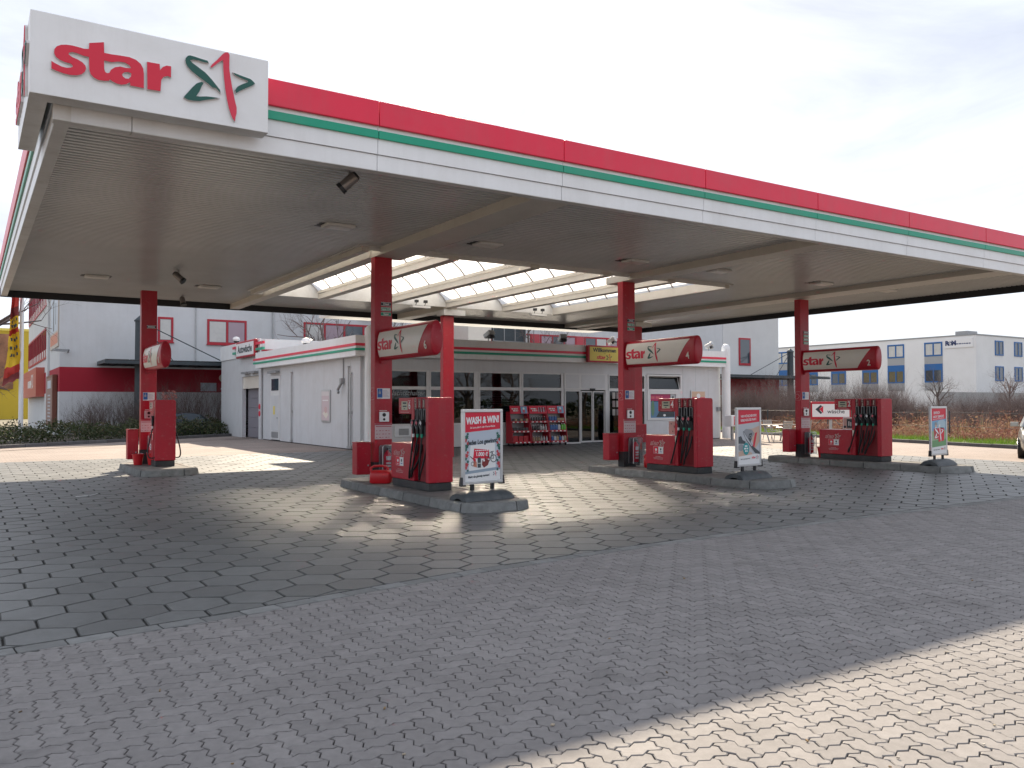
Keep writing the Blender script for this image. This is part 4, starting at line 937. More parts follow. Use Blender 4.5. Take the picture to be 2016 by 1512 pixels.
def bucket(loc, label, rz=0, sc=1.0):
    t = thing('bucket', label, 'bucket', loc, rz, 'red water buckets')
    if sc != 1.0: t.scale = (sc,sc,sc)
    b = B(); b.lathe([(.095,0),(.10,.005),(.135,.255),(.145,.26),(.145,.275),(.128,.275),(.095,.02),(.0,.02)],(0,0,0),22); b.build('pail', mat('red_plastic',(0.55,0.012,0.02),0.35,var=.05), t, keep=True, smooth=True)
    b = B(); b.tube([(.142*math.cos(R(a)),.13*math.sin(R(a)),.262+.10*math.sin(R(a))*.3) for a in range(0,181,15)],.004,6); b.build('handle', GALV, t, keep=True)
    b = B(); b.lathe([(.0,.19),(.119,.19)],(0,0,0),20); b.build('water', mat('dirty_water',(0.05,0.05,0.05),0.05), t, keep=True)
RPL = MATS['red_plastic'] if 'red_plastic' in MATS else None
bucket((3.62,22.95,.14),'left one of the two red buckets by the far left column'); bucket((3.94,22.75,.14),'right one of the two red buckets by the far left column',R(40),1.12)
bucket((20.02,15.05,.14),'red bucket in front of the right column',0,1.1); bucket((7.02,14.55,.14),'red bucket between the watering can and pump 6',R(60),.9)
bucket((13.66,15.12,.14),'red bucket with a brush in front of the middle column',R(20),1.0)
b = B(); b.tube([(13.72,15.10,.2),(13.76,15.05,.62)],.012,7); tag(b.build('brush_handle', BLK),'dark brush handle standing in the bucket by the middle column','brush')
RPL = MATS['red_plastic']
def can(loc, rz, label):
    t = thing('watering_can', label, 'watering can', loc, rz, 'red watering cans'); t.scale = (1.22,1.22,1.22)
    def rr(w,d,z,n=4,rad=.05):
        a = []
        for cx,cy,t0 in ((w-rad,-d+rad,-90),(w-rad,d-rad,0),(-w+rad,d-rad,90),(-w+rad,-d+rad,180)):
            for k in range(n+1): q = R(t0+90*k/n); a.append((cx+rad*math.cos(q), cy+rad*math.sin(q), z))
        return a
    b = B(); b.loft([rr(.15,.085,0),rr(.17,.095,.02),rr(.17,.095,.14),rr(.16,.085,.18),rr(.12,.06,.205)]); b.build('can_body', RPL, t, keep=True, smooth=True, ang=50)
    b = B(); b.tube([(-.15,0,.17),(-.16,0,.235),(-.11,0,.265),(.02,0,.27),(.10,0,.25),(.115,0,.19)],[.022,.022,.02,.02,.02,.024],10); b.build('handle', RPL, t, keep=True, smooth=True)
    b = B(); b.tube([(.13,0,.08),(.20,0,.12),(.30,0,.23),(.37,0,.29)],[.04,.032,.02,.014],10); b.build('spout', RPL, t, keep=True, smooth=True)
    b = B(); b.box(-.174,-.03,.05,-.169,.03,.13); b.build('gauge_strip', PRINTW, t, keep=True)
can((6.68,14.98,.14),R(-34),'red plastic watering can on the nearest island')
can((13.62,14.95,.14),R(-65),'red plastic watering can beside the middle pump')
can((20.33,14.98,.14),R(75),'red plastic watering can beside the right-hand pump')
# ------------------------------------------------------------------ shop building
SF, SL, SR, SB = 28.10, 11.75, 29.87, 40.0
shop = thing('shop_building', 'low white station shop with glazed front and red and green stripe', 'building', (20,34,0))
# wall panels
def wall_panels(axis, a0, a1, at, z0, z1, step=1.0, th=.10, m=WALLG):
    n = max(1, round((a1-a0)/step)); st = (a1-a0)/n
    for i in range(n):
        s0 = a0+st*i+.004; s1 = a0+st*(i+1)-.004; b = B()
        if axis == 'x': b.box(s0,at,z0,s1,at+th,z1)
        else: b.box(at,s0,z0,at+th,s1,z1)
        b.build('wall_panel', m, shop)
wall_panels('y',SF+.05,37.30,SL,0.03,3.36,.92); wall_panels('y',38.72,SB,SL,0.03,3.36,.64); 
b = B(); b.box(SL,37.31,2.98,SL+.1,38.71,3.36); b.build('wall_panel', WALLG, shop)
wall_panels('x',27.45,SR,SF,0.03,3.36,.8)
wall_panels('y',SF+.11,SB,SR-.1,0.03,3.36,1.2)
b = B(); b.box(SL+.02,SF+.02,0.0,SR-.02,SF+.08,.03); b.box(SL+.02,SF+.02,0,SL+.08,SB,.03); b.build('plinth', DKBASE, shop)
b = B(); b.box(SL,SB-.1,0.0,SR,SB,3.9); b.build('rear_wall', WALLG, shop)
b = B(); b.box(SL+.2,SF+.2,3.80,SR-.2,SB,3.88); b.build('roof_deck', GREYM, shop)
# fascia with stripes (front, left, right)
FO = .34
b = B(); b.box(SL-FO,SF-FO-.0,3.36,SR,SF-.02,4.09); b.build('fascia_front', WHT, shop)
b = B(); b.box(SL-FO,SF-.019,3.36,SL-.02,SB,4.09); b.build('fascia_left', WHT, shop)
b = B(); b.box(SL-.02,SF-.02,3.37,SR-.004,SF+.3,4.08); b.box(SL-.02,SF+.3,3.37,SL+.3,SB,4.08); b.build('fascia_soffit', WALLG, shop)
b = B(); b.box(SL-FO-.025,SF-FO-.03,3.715,SR+.12,SF-FO-.003,3.81); b.build('red_stripe', FRED, shop, bevel=.008)
b = B(); b.box(SL-FO-.025,SF-FO-.03,3.55,SR+.12,SF-FO-.003,3.64); b.build('green_stripe', FGRN, shop, bevel=.008)
b = B(); b.box(SL-FO-.03,SF-FO,3.715,SL-FO-.003,SB+.3,3.81); b.build('red_stripe', FRED, shop, bevel=.008)
b = B(); b.box(SL-FO-.03,SF-FO,3.55,SL-FO-.003,SB+.3,3.64); b.build('green_stripe', FGRN, shop, bevel=.008)
# corner ducts
for x,l_ in ((SL+.20,SF-.37),(SR+.15,SF-.22)):
    b = B(); b.tube([(x,l_,0.02),(x,l_,4.20)],.20,20); b.tube([(x,l_,4.20),(x,l_,4.32),(x,l_,4.42),(x,l_,4.46)],[.20,.185,.12,.02],20,False); b.build('corner_duct', WHT, shop, smooth=True)
# glazed front
def pane(x0,x1,z0,z1,fr,y=SF+.03,m=GLASS): b = B(); b.box(x0,y,z0,x1,y+.012,z1); return b.build('pane', m, fr)
def window(x0,x1,z0,z1,trans=None,sill=True,fw=.06,y=SF-.02,d=.09, name='window'):
    b = B(); b.box(x0-fw,y,z0-fw,x0,y+d,z1+fw); b.box(x1,y,z0-fw,x1+fw,y+d,z1+fw); b.box(x0,y,z1,x1,y+d,z1+fw); b.box(x0,y,z0-fw,x1,y+d,z0)
    if trans: b.box(x0,y,trans[0],x1,y+d,trans[1])
    w_ = b.build(name, FRAMEW, shop)
    if trans: pane(x0,x1,z0,trans[0],w_); pane(x0,x1,trans[1],z1,w_)
    else: pane(x0,x1,z0,z1,w_)
    return w_
bays = [(12.35,14.35),(14.54,16.40),(16.68,18.51),(18.68,20.56)]
for x0,x1 in bays: window(x0,x1,.93,2.86,(2.19,2.31))
b = B(); b.box(SL+.101,SF+.002,2.925,25.2,SF+.1,3.36); b.build('header_panel', WALLG, shop)
edges = [SL+.101]+[v for q in bays for v in (q[0]-.062,q[1]+.062)]+[20.70]
b = B()
for x0,x1 in zip(edges[0::2],edges[1::2]):
    if x1-x0 > .01: b.box(x0,SF-.004,.03,x1,SF+.1,2.92)
b.build('mullion_panel', FRAMEW, shop)
b = B()
for x0,x1 in bays: b.box(x0-.061,SF,.03,x1+.061,SF+.08,.868)
b.build('apron_panel', WALLG, shop)
b = B(); b.box(13.05,SF-.03,.45,13.83,SF-.001,.88); t_ = b.build('night_hatch', ALU, shop, bevel=.01)
b = B(); b.box(13.22,SF-.036,.52,13.62,SF-.031,.76); b.build('hatch_drawer', GREYM, t_)
for x0,x1 in bays[:1]: p = Print((13.45,SF+.02,2.06),FY,shop,keep=False); p.text('Nachtschalter',.1,0,.26,mat('window_lettering',(0.32,0.36,0.37),0.5),1,.01,shear=.3); p.build('window_lettering')
# entrance
dr = window(20.79,21.50,.06,2.17,None,name='side_light')
b = B(); b.box(20.71,SF-.03,2.235,23.02,SF+.05,2.925); b.build('door_header', FRAMEW, shop)
for x0,x1 in ((20.80,21.48),(21.60,22.86)): b = B(); b.box(x0,SF-.034,2.30,x1,SF-.0305,2.87); b.build('header_panel', WALLG, shop)
b = B(); b.box(22.05,SF-.08,2.235,22.30,SF-.032,2.30); b.build('door_sensor', BLK, shop)
for x0,x1 in ((21.60,22.20),(22.24,22.86)):
    b = B(); q=.04; b.box(x0,SF+.0,.03,x0+q,SF+.05,2.19); b.box(x1-q,SF,.03,x1,SF+.05,2.19); b.box(x0+q,SF,.03,x1-q,SF+.05,.10); b.box(x0+q,SF,2.14,x1-q,SF+.05,2.19)
    d_ = b.build('sliding_door', FRAMEW, shop); pane(x0+q,x1-q,.10,2.14,d_)
b = B(); b.box(22.88,SF-.03,.0,23.04,SF+.06,2.234); b.build('door_jamb', FRAMEW, shop)
w_ = window(23.12,25.10,.10,2.86,(2.19,2.31))
p = Print((23.9,SF+.012,1.6),FY,shop,keep=False)
for k in range(9): p.rect(-.6+.22*(k%3),-.45+.36*(k//3),-.44+.22*(k%3),-.18+.36*(k//3),[mat('poster_a',(0.4,0.38,0.36),0.5),mat('poster_b',(0.25,0.2,0.2),0.5)][k%2],1)
p.build('door_posters')
# right-hand window, top light tilted open
b = B(); b.box(25.2,SF+.004,.03,25.27,SF+.1,3.36); b.box(27.38,SF+.004,.03,27.445,SF+.1,3.36); b.box(25.272,SF+.004,2.97,27.378,SF+.1,3.36); b.box(25.272,SF+.004,.03,27.378,SF+.1,.93); b.build('wall_panel', WALLG, shop)
b = B(); y=SF-.025
for q in ((25.275,.93,25.36,2.95),(27.28,.93,27.37,2.95),(25.36,2.88,27.28,2.95),(25.36,2.18,27.28,2.30),(25.36,.93,27.28,1.02)): b.box(q[0],y,q[1],q[2],y+.09,q[3])
for q in ((25.36,1.02,25.46,2.18),(27.0,1.02,27.28,2.18),(25.46,2.08,27.0,2.18)): b.box(q[0],y+.004,q[1],q[2],y+.08,q[3])
wr = b.build('window', FRAMEW, shop); pane(25.46,27.0,1.02,2.08,wr)
tilt = R(14); b = B(); ax_z = Vector((0,math.sin(tilt)*-0+0.0,1)); p0 = Vector((26.32,SF+.05,2.31))
up = Vector((0,math.sin(tilt),math.cos(tilt))); nrm = Vector((0,math.cos(tilt),-math.sin(tilt)))
b.obox(p0+up*.28,(1,0,0),up,nrm,.93,.275,.008); b.build('tilted_pane', GLASS, wr)
b = B()
for dx in (-.945,.945): b.obox(p0+Vector((dx,0,0))+up*.28,(1,0,0),up,nrm,.02,.29,.02)
b.obox(p0+up*.56,(1,0,0),up,nrm,.93,.02,.02); b.build('tilted_frame', FRAMEW, wr)
p = Print((26.23,SF+.028,1.55),FY,wr,keep=False); WB = mat('window_poster_blue',(0.10,0.22,0.36),0.4); WM = mat('window_poster_magenta',(0.42,0.03,0.12),0.5)
p.rect(-.77,.22,.45,.53,WM,1); p.dashes(-.70,.375,.0,.11,PINK,2,3); p.rect(-.77,-.53,.77,.20,WB,1); p.disc(-.6,-.1,.1,.35,mat('window_poster_green',(0.12,0.25,0.15),0.5),2); p.poly([(-.4,-.5),(-.1,-.1),(.2,-.25),(.7,-.05),(.7,-.5)],STEELD,2); p.disc(.1,-.42,.08,.05,PRINTW,3); p.disc(.62,.38,.05,.07,PRINTK,2); p.rect(.47,.22,.77,.53,G2,1); p.build('window_poster')
# left wall fittings
dl = B(); dl.box(SL-.012,37.33,.06,SL+.04,38.69,2.97); sd_ = dl.build('side_door', FRAMEW, shop)
b = B(); b.box(SL-.03,37.50,2.29,SL-.013,38.52,2.82); b.build('top_light', FARWIN, sd_)
b = B(); b.box(SL-.028,37.52,.46,SL-.013,38.54,2.06); b.build('door_leaf', WALLG, sd_)
b = B()
for k in range(6): b.box(SL-.034,37.54,.16+.045*k,SL-.013,38.52,.185+.045*k)
b.build('vent_grille', GREYM, sd_)
b = B(); b.box(SL-.034,37.98,1.20,SL-.029,38.22,1.58); b.build('warning_sign', YEL, sd_)
b = B(); b.cyl((SL-.07,37.6,1.05),(SL-.028,37.6,1.05),.025,8); b.build('door_handle', GALV, sd_)
for y,z1 in ((35.6,3.0),(29.13,3.0),(28.93,2.75)):
    b = B(); b.cyl((SL-.06,y,.04),(SL-.06,y,z1),.03,8); b.cyl((SL-.06,y,z1),(SL-.06,y,z1+.05),.05,8); b.cyl((SL-.06,y,.04),(SL-.06,y,.14),.055,8); b.box(SL-.075,y-.05,1.30,SL,y+.05,1.40); b.build('vent_pipe', GALV, shop)
b = B(); b.cyl((SL-.03,29.7,2.6),(SL-.03,29.7,3.36),.02,6); b.box(SL-.14,29.62,2.42,SL-.002,29.80,2.62); b.tube([(SL-.1,29.7,2.45),(SL-.16,29.9,2.2),(SL-.2,29.75,2.08)],.05,8); b.build('wall_phone', GREYM, shop)
b = B(); b.obox((SL-.10,38.0,3.12),(0,1,0),(1,0,0),(0,0,1),.62,.09,.05); b.build('bulkhead_lamp', GREYM, shop)
t = thing('wall_poster','tall framed faded poster on the left shop wall','poster',(SL-.03,31.5,.97))
b = B(); b.box(-.02,-.47,0,.02,.47,1.24); b.build('frame', ALU, t, keep=True, bevel=.006)
p = Print((-.0215,0,.62),FX,t); PP = mat('faded_print',(0.60,0.50,0.52),0.5); p.rect(-.41,-.56,.41,.56,PP,1); p.poly([(-.3,-.3),(.1,-.1),(.3,-.35),(.1,-.5)],CREAM,2); p.rect(-.3,.2,.3,.24,PRINTW,2); p.rect(-.41,.4,.41,.56,mat('faded_white_print',(0.66,0.62,0.62),0.5),2); p.disc(.05,-.15,.16,.13,mat('faded_rose_print',(0.6,0.42,0.42),0.5),3); p.build()
t = thing('menu_poster','red and beige framed poster on the right shop wall beside the window','poster',(28.38,SF-.03,1.25))
b = B(); b.box(-.46,-.02,0,.46,.02,1.0); b.build('frame', ALU, t, keep=True)
p = Print((0,-.0215,.5),FY,t); p.rect(-.42,-.46,.42,.46,PINK,1); p.rect(-.42,.2,.42,.46,mat('beige_print',(0.6,0.42,0.3),0.5),2); p.disc(0,.25,.12,.12,PRINTW,3); p.dashes(-.35,.05,.35,.12,PRINTW,2,1); p.build()
b = B(); b.box(29.59,SF-.10,1.30,29.76,SF-.001,1.49); o = b.build('letter_box', GREYM, shop)
# interior
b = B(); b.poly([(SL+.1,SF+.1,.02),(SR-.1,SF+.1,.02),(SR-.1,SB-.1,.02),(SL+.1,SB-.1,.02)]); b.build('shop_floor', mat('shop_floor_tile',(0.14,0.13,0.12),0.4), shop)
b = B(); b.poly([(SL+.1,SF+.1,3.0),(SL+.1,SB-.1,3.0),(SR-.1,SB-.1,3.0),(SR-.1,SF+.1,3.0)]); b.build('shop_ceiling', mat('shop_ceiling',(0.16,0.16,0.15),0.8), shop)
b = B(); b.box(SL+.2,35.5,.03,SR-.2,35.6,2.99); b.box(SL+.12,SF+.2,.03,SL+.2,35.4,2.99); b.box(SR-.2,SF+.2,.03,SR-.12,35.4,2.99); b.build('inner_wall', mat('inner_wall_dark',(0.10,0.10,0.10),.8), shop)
random.seed(5)
GC = [mat('goods_%d'%i,c,0.5) for i,c in enumerate([(0.35,0.05,0.04),(0.05,0.12,0.3),(0.45,0.35,0.05),(0.06,0.22,0.08),(0.4,0.4,0.38),(0.12,0.1,0.1),(0.3,0.15,0.06)])]
for k in range(5):
    x = 13.2+k*3.2; y = 31.0+(k%2)*1.0
    sh = tag(bpy.data.objects.new('shop_shelf',None),'shop shelf of goods behind the glass, number %s from the left'%['one','two','three','four','five'][k],'shelf','shelves inside the shop'); COL.objects.link(sh); sh.location=(x,y,.02)
    b = B(); b.box(-1.1,.2,0,1.1,.26,1.5); b.box(-1.1,-.2,.0,1.1,.2,.12)
    for z in (.5,.9,1.3): b.box(-1.1,-.2,z,1.1,.2,z+.03)
    b.build('rack', GREYM, sh, keep=True)
    for r_ in range(3):
        for q in range(6):
            b = B(); w_=random.uniform(.1,.16); h=random.uniform(.14,.3); b.box(-1.0+.34*q-w_,-.15,.53+.4*r_,-1.0+.34*q+w_,.12,.53+.4*r_+h); b.build('goods', random.choice(GC), sh, keep=True)
bl = thing('window_blind','white slatted blind half drawn behind the third shop window','blind',(17.6,SF+.28,.95))
for k in range(13): b = B(); b.obox((0,0,.05+.095*k),(1,0,0),(0,1,.35),(0,-.35,1),.86,.035,.002); b.build('slat', FRAMEW, bl, keep=True)
b = B(); b.box(-.9,-.04,1.28,.9,.04,1.36); b.build('head_rail', FRAMEW, bl, keep=True)

# welcome sign, car wash hall and sign
t = thing('welcome_sign','yellow Willkommen sign in a red frame above the shop entrance','sign',(22.40,SF-FO-.06,3.38))
prof = [(-.86,0),(-.80,.05),(.80,.05),(.86,0)]
b = B(); b.box(-.86,-.16,.0,.86,.0,.71); b.build('sign_frame', RED, t, keep=True, bevel=.03)
b = B(); b.box(-.77,-.172,.07,.80,-.161,.64); pn = b.build('sign_face', YEL, t, keep=True)
p = Print((.015,-.173,.355),FY,pn); p.text('Willkommen',0,.15,.225,PRINTK,1,.035,sx=1.05); p.text('bei',0,.02,.08,mat('ochre_print',(0.4,0.3,0.05),0.5),1,.01); p.mark(-.02,-.14,.82,1,grn=PRINTK); p.build()
wash = thing('car_wash_hall','tall white car wash hall with an open roller gate left of the shop','building',(18,44,0))
WX = SL-.05; WY0, WY1, WZ = SB+.1, 47.5, 4.78
b = B(); b.box(WX,WY0,0,WX+.2,WY0+.35,WZ); b.box(WX,43.35,0,WX+.2,WY1,WZ); b.box(WX,WY0+.35,3.05,WX+.2,43.35,WZ); b.build('gate_wall', WALLG, wash)
b = B(); b.box(WX+.2,WY0,0,25,WY0+.2,WZ); b.build('side_wall', WHT, wash)
b = B(); b.box(WX+.2,WY1-.2,0,25,WY1,WZ); b.box(24.8,WY0+.2,0,25,WY1-.2,WZ); b.build('rear_wall', WALLG, wash)
b = B(); b.box(WX+.2,WY0+.2,WZ-.1,24.8,WY1-.2,WZ-.02); b.build('roof_deck', GREYM, wash)
b = B(); b.box(WX-.06,WY0-.05,WZ-.75,WX-.003,WY1,WZ+.02); b.build('fascia', WHT, wash)
b = B(); b.box(SL-.2,WY0-.03,4.2,18,WY0-.003,4.28); b.build('magenta_stripe', REDFR, wash)
b = B(); b.box(WX+.06,WY0+.36,2.45,WX+.16,43.34,3.04); b.build('roller_box', CREAM, wash)
b = B()
for k in range(5): b.box(WX+.30,WY0+.36,.02+.49*k,WX+.34,43.34,.50+.49*k)
b.build('gate_leaf', mat('gate_grey',(0.22,0.21,0.24),0.5), wash)
for y in (41.0,42.3): b = B(); b.obox((WX-.12,y,3.22),(0,1,0),(1,0,0),(0,0,1),.5,.1,.05); b.build('gate_lamp', GREYM, wash)
b = B(); b.cyl((WX-.02,WY0+.17,1.55),(WX-.002,WY0+.17,1.55),.13,14); b.cyl((WX-.02,WY0+.17,1.22),(WX-.002,WY0+.17,1.22),.13,14); b.build('gate_notice', REDP, wash)
t = thing('car_wash_sign','white Autowäsche sign in a red frame on the car wash hall','sign',(WX-.10,42.0,4.0))
b = B(); b.box(-.14,-1.65,-.02,.0,1.65,.80); b.build('sign_frame', RED, t, keep=True, bevel=.04)
b = B(); b.box(-.152,-1.5,.08,-.141,1.55,.70); pn = b.build('sign_face', PRINTW, t, keep=True)
p = Print((-.1535,0,.39),FX,pn); p.text('Autowäsche',0,0,.50,PRINTK,1,.035); p.build()
for z,m in ((.50,FRED),(.22,FGRN)): b = B(); b.box(-.10,-2.9,z,-.02,-1.66,z+.12); b.box(-.10,1.66,z,-.02,2.5,z+.12); b.build('stripe', m, t, keep=True)
# roof floodlights, cameras, chimney
def flood(loc, rz, label):
    t = thing('floodlight', label, 'floodlight', loc, rz, 'floodlights on the shop roof')
    b = B(); b.cyl((0,0,0),(0,0,.16),.02,6); b.build('bracket', GREYM, t, keep=True)
    b = B(); b.obox((0,-.04,.27),(1,0,0),(0,.8,-.45),(0,.45,.8),.15,.19,.09); b.build('lamp_head', GALV, t, keep=True, bevel=.03)
    b = B(); b.obox((0,-.13,.20),(1,0,0),(0,.8,-.45),(0,.45,.8),.13,.06,.085); b.build('lamp_glass', BLK, t, keep=True)
flood((17.0,SF-.1,4.09),R(15),'roof floodlight left above the glazed shop front'); flood((20.55,SF-.1,4.09),R(-15),'roof floodlight next to the Willkommen sign'); flood((23.15,SF-.1,4.09),R(25),'roof floodlight between the Willkommen sign and the middle column'); flood((29.0,SF-.1,4.09),R(30),'roof floodlight at the right end of the shop')
def dome(loc,label):
    t = thing('dome_camera',label,'camera',loc,0,'white dome cameras on the roofs'); b = B(); b.cyl((0,0,-.1),(0,0,.06),.03,8); b.lathe([(.02,.06),(.15,.08),(.19,.17),(.15,.28),(.02,.32)],(0,0,0),16); b.build('housing', PRINTW, t, keep=True, smooth=True); b = B(); b.lathe([(.02,-.02),(.12,.02),(.15,.075)],(0,-.02,0),16); b.build('lens_dome', BLK, t, keep=True, smooth=True)
dome((SL+.1,34.2,4.12),'white dome camera on the roof edge near the left shop corner'); dome((WX-.05,44.3,4.85),'white dome camera on the car wash roof')
b = B(); b.lathe([(.13,0),(.13,.35),(.17,.36),(.17,.5),(.12,.52)],(12.6,36.0,4.0),16); tag(b.build('roof_vent', ALU, smooth=True),'bright metal vent pipe on the shop roof','vent')
# ------------------------------------------------------------------ sales racks before the shop
random.seed(11)
def rack(x, label, style, k_):
    t = thing('sales_rack', label, 'rack', (x,SF-.45,0), 0, 'red sales racks by the shop entrance'); w = .415
    for sx in (-1,1): b = B(); b.prism([(sx*w-.012,-.28,.12),(sx*w-.012,.26,.12),(sx*w-.012,.26,1.35),(sx*w-.012,.02,1.35),(sx*w-.012,-.16,.75)],(.024,0,0)); b.build('side_panel', RED, t, keep=True)
    b = B(); b.box(-w+.013,.24,.12,w-.013,.26,1.34); b.build('back_panel', GREYM, t, keep=True)
    for z,d in ((.14,.30),(.56,.22),(.93,.10)):
        b = B(); b.box(-w+.013,-d,z,w-.013,.235,z+.025); s_ = b.build('shelf', RED, t, keep=True)
        b = B(); b.box(-w+.013,-d-.012,z-.02,w-.013,-d-.001,z+.055); b.build('shelf_lip', RED, s_, keep=True)
        b = B()
        for q in range(4): b.box(-w+.06+.2*q,-d-.016,z-.012,-w+.15+.2*q,-d-.0125,z+.03)
        b.build('price_tags', PRINTW, s_, keep=True)
    b = B(); b.obox((0,-.02,1.42),(1,0,0),(0,.25,1),(0,-1,.25),w+.01,.16,.012); h = b.build('header_board', REDP, t, keep=True)
    for sx in (-1,1):
        for yy in (-.2,.18): b = B(); b.cyl((sx*(w-.06)-.015,yy,.05),(sx*(w-.06)+.015,yy,.05),.05,12); b.cyl((sx*(w-.06),yy,.05),(sx*(w-.06),yy,.12),.012,6); b.build('castor', BLK, t, keep=True)
    o = Vector((0,-.0545,1.42)); up = Vector((0,.2425,.970)); p = Print(o,((1,0,0),tuple(up)),h); p.dashes(-.36,.04,-.08,.05,PRINTW,1,2+k_); p.dashes(-.30,-.035,-.06,.05,PRINTW,1,4+k_)
    if k_ != 1: p.rect(.06,-.14,.36,.14,BLU,1); p.disc(.2,-.04,.06,.08,PINK,2); p.disc(.2,.05,.05,.05,PRINTW,3)
    else:
        for q in range(6): p.rect(.0+.06*q,-.1+.02*(q%2),.03+.06*q,.1,[SK,STEELD][q%2],1)
    p.build('header_print')
    return t
rack(18.17,'left red sales rack with dark packets',0,0); rack(19.07,'middle red sales rack with dark bottles',1,1); rack(19.95,'right red sales rack with blue and green canisters',2,2)
protos = {}
ORD = ['first','second','third','fourth','fifth','sixth']
cnt = {}
def good(kind, loc, col, label, group, sc=1.0, rz=0.0):
    k = cnt.get(label,0); cnt[label] = k+1; label = ORD[k]+' '+label
    key = (kind,col.name)
    if key not in protos:
        t = bpy.data.objects.new(kind,None)
        b = B()
        if kind == 'bottle': b.lathe([(.035,0),(.04,.01),(.04,.13),(.03,.165),(.014,.185),(.014,.2)],(0,0,0),10); cap = [(.017,.2),(.017,.225)]
        elif kind == 'canister': b.loft([[(-.055*k,-.035*k,z),(.055*k,-.035*k,z),(.055*k,.035*k,z),(-.055*k,.035*k,z)] for z,k in ((0,.95),(.02,1),(.16,1),(.2,.7),(.21,.35))]); cap = [(.02,.21),(.02,.235)]
        else: b.box(-.055,-.03,0,.055,.03,.13); cap = None
        me = b.build('body', col, None, smooth=True); p0 = me.data; bpy.data.objects.remove(me)
        c0 = None
        if cap: b = B(); b.lathe(cap,(0,0,0),8); c = b.build('cap', PRINTW, None); c0 = c.data; bpy.data.objects.remove(c)
        protos[key] = (p0,c0); bpy.data.objects.remove(t)
    p0,c0 = protos[key]; o = bpy.data.objects.new(kind,p0); COL.objects.link(o); o.location = loc; o.scale = (sc,sc,sc); o.rotation_euler = (0,0,rz); tag(o,label,{'packet':'packet'}.get(kind,kind),group)
    if c0: c = bpy.data.objects.new('cap',c0); COL.objects.link(c); c.parent = o
PCK = mat('dark_packet',(0.05,0.05,0.055),.35); PBL = mat('blue_plastic',(0.02,0.10,0.32),.35); PGR = mat('bright_green_plastic',(0.12,0.45,0.03),.35); PWH = mat('white_plastic',(0.55,0.55,0.56),.4); PRD = mat('red_packet',(0.45,0.02,0.03),.4); PMX = mat('tan_packet',(0.4,0.3,0.18),.5)
y0 = SF-.45
for q in range(6): good('packet',(17.86+.125*q,y0-.08,.957),PMX if q%2 else PCK,'small packet on the top shelf of the left sales rack','goods on the left sales rack, top shelf',.9)
for q in range(5): good('packet',(17.88+.145*q,y0-.12,.587),PCK,'dark packet on the middle shelf of the left sales rack','goods on the left sales rack, middle shelf',1.1)
for q in range(3): good('packet',(17.93+.24*q,y0-.12,.167),PRD,'big red packet on the bottom shelf of the left sales rack','goods on the left sales rack, bottom shelf',1.8)
for q in range(6): good('bottle',(18.76+.125*q,y0-.02,.957),PCK,'dark bottle on the top shelf of the middle sales rack','bottles on the middle sales rack, top shelf',.9)
for q in range(6): good('bottle',(18.76+.125*q,y0-.12,.587),PCK if q<3 else PWH,'bottle on the middle shelf of the middle sales rack','bottles on the middle sales rack, middle shelf',1.1)
for q in range(6): good('bottle',(18.76+.125*q,y0-.18,.167),PWH if q>2 else PMX,'pale bottle on the bottom shelf of the middle sales rack','bottles on the middle sales rack, bottom shelf',.95)
for q in range(3): good('canister',(19.66+.13*q,y0-.02,.957),PBL,'blue canister on the top shelf of the right sales rack','canisters on the right sales rack, top shelf',.95)
for q in range(3): good('packet',(20.06+.12*q,y0-.02,.957),PMX,'tan packet on the top shelf of the right sales rack','packets on the right sales rack, top shelf',1)
for q in range(4): good('canister',(19.64+.13*q,y0-.12,.587),PBL if q<3 else PWH,'blue canister on the middle shelf of the right sales rack','canisters on the right sales rack, middle shelf',1.1)
for q in range(2): good('canister',(20.17+.12*q,y0-.12,.587),PGR,'bright green canister on the right sales rack','green canisters on the right sales rack',1.2,R(90))
for q in range(6): good('canister',(19.65+.125*q,y0-.2,.167),[PBL,PWH,PMX][q%3],'canister on the bottom shelf of the right sales rack','canisters on the right sales rack, bottom shelf',.9)

# chalk board, newspaper box, picnic set, arrow sign
t = thing('chalk_board','black chalk board with a white frame beside the shop entrance','board',(23.55,SF-.7,0),R(8))
b = B(); b.box(-.36,-.02,.05,.36,.02,1.15); b.build('board', BLK, t, keep=True)
b = B(); 
for q in ((-.39,.03,-.36,1.17),(.36,.03,.39,1.17),(-.36,1.15,.36,1.18),(-.36,.02,.36,.05)): b.box(q[0],-.028,q[1],q[2],.028,q[3])
b.build('frame', PRINTW, t, keep=True)
b = B(); b.box(-.36,-.026,1.185,.36,.026,1.45); b.build('top_panel', WHT, t, keep=True); p = Print((0,-.0275,1.3),FY,t); p.rect(-.36,-.06,.36,.06,REDP,1); p.dashes(-.25,-.35,.2,.05,PRINTW,1,3); p.dashes(-.25,-.7,.1,.05,PRINTW,1,5); p.build()
t = thing('newspaper_box','white newspaper box with a red panel at the right end of the shop','newspaper box',(28.9,SF-1.6,0))
b = B(); b.box(-.26,-.2,.62,.26,.2,1.12); b.build('case', PRINTW, t, keep=True, bevel=.02)
b = B(); b.box(-.05,-.05,0,.05,.05,.62); b.build('stand', GALV, t, keep=True)
p = Print((.02,-.2015,.88),FY,t); p.rect(-.12,-.2,.12,.2,REDP,1); p.text('Bild',0,.10,.11,PRINTW,2,.03); p.build()
WOOD = mat('weathered_timber',(0.33,0.31,0.28),.8,var=.15,vscale=10)
pt = thing('picnic_table','grey slatted picnic table at the right end of the shop','table',(29.6,SF-3.4,0),R(-6))
for k in range(5): b = B(); b.box(-.95,-.36+.15*k,.70,.95,-.225+.15*k,.74); b.build('table_slat', WOOD, pt, keep=True)
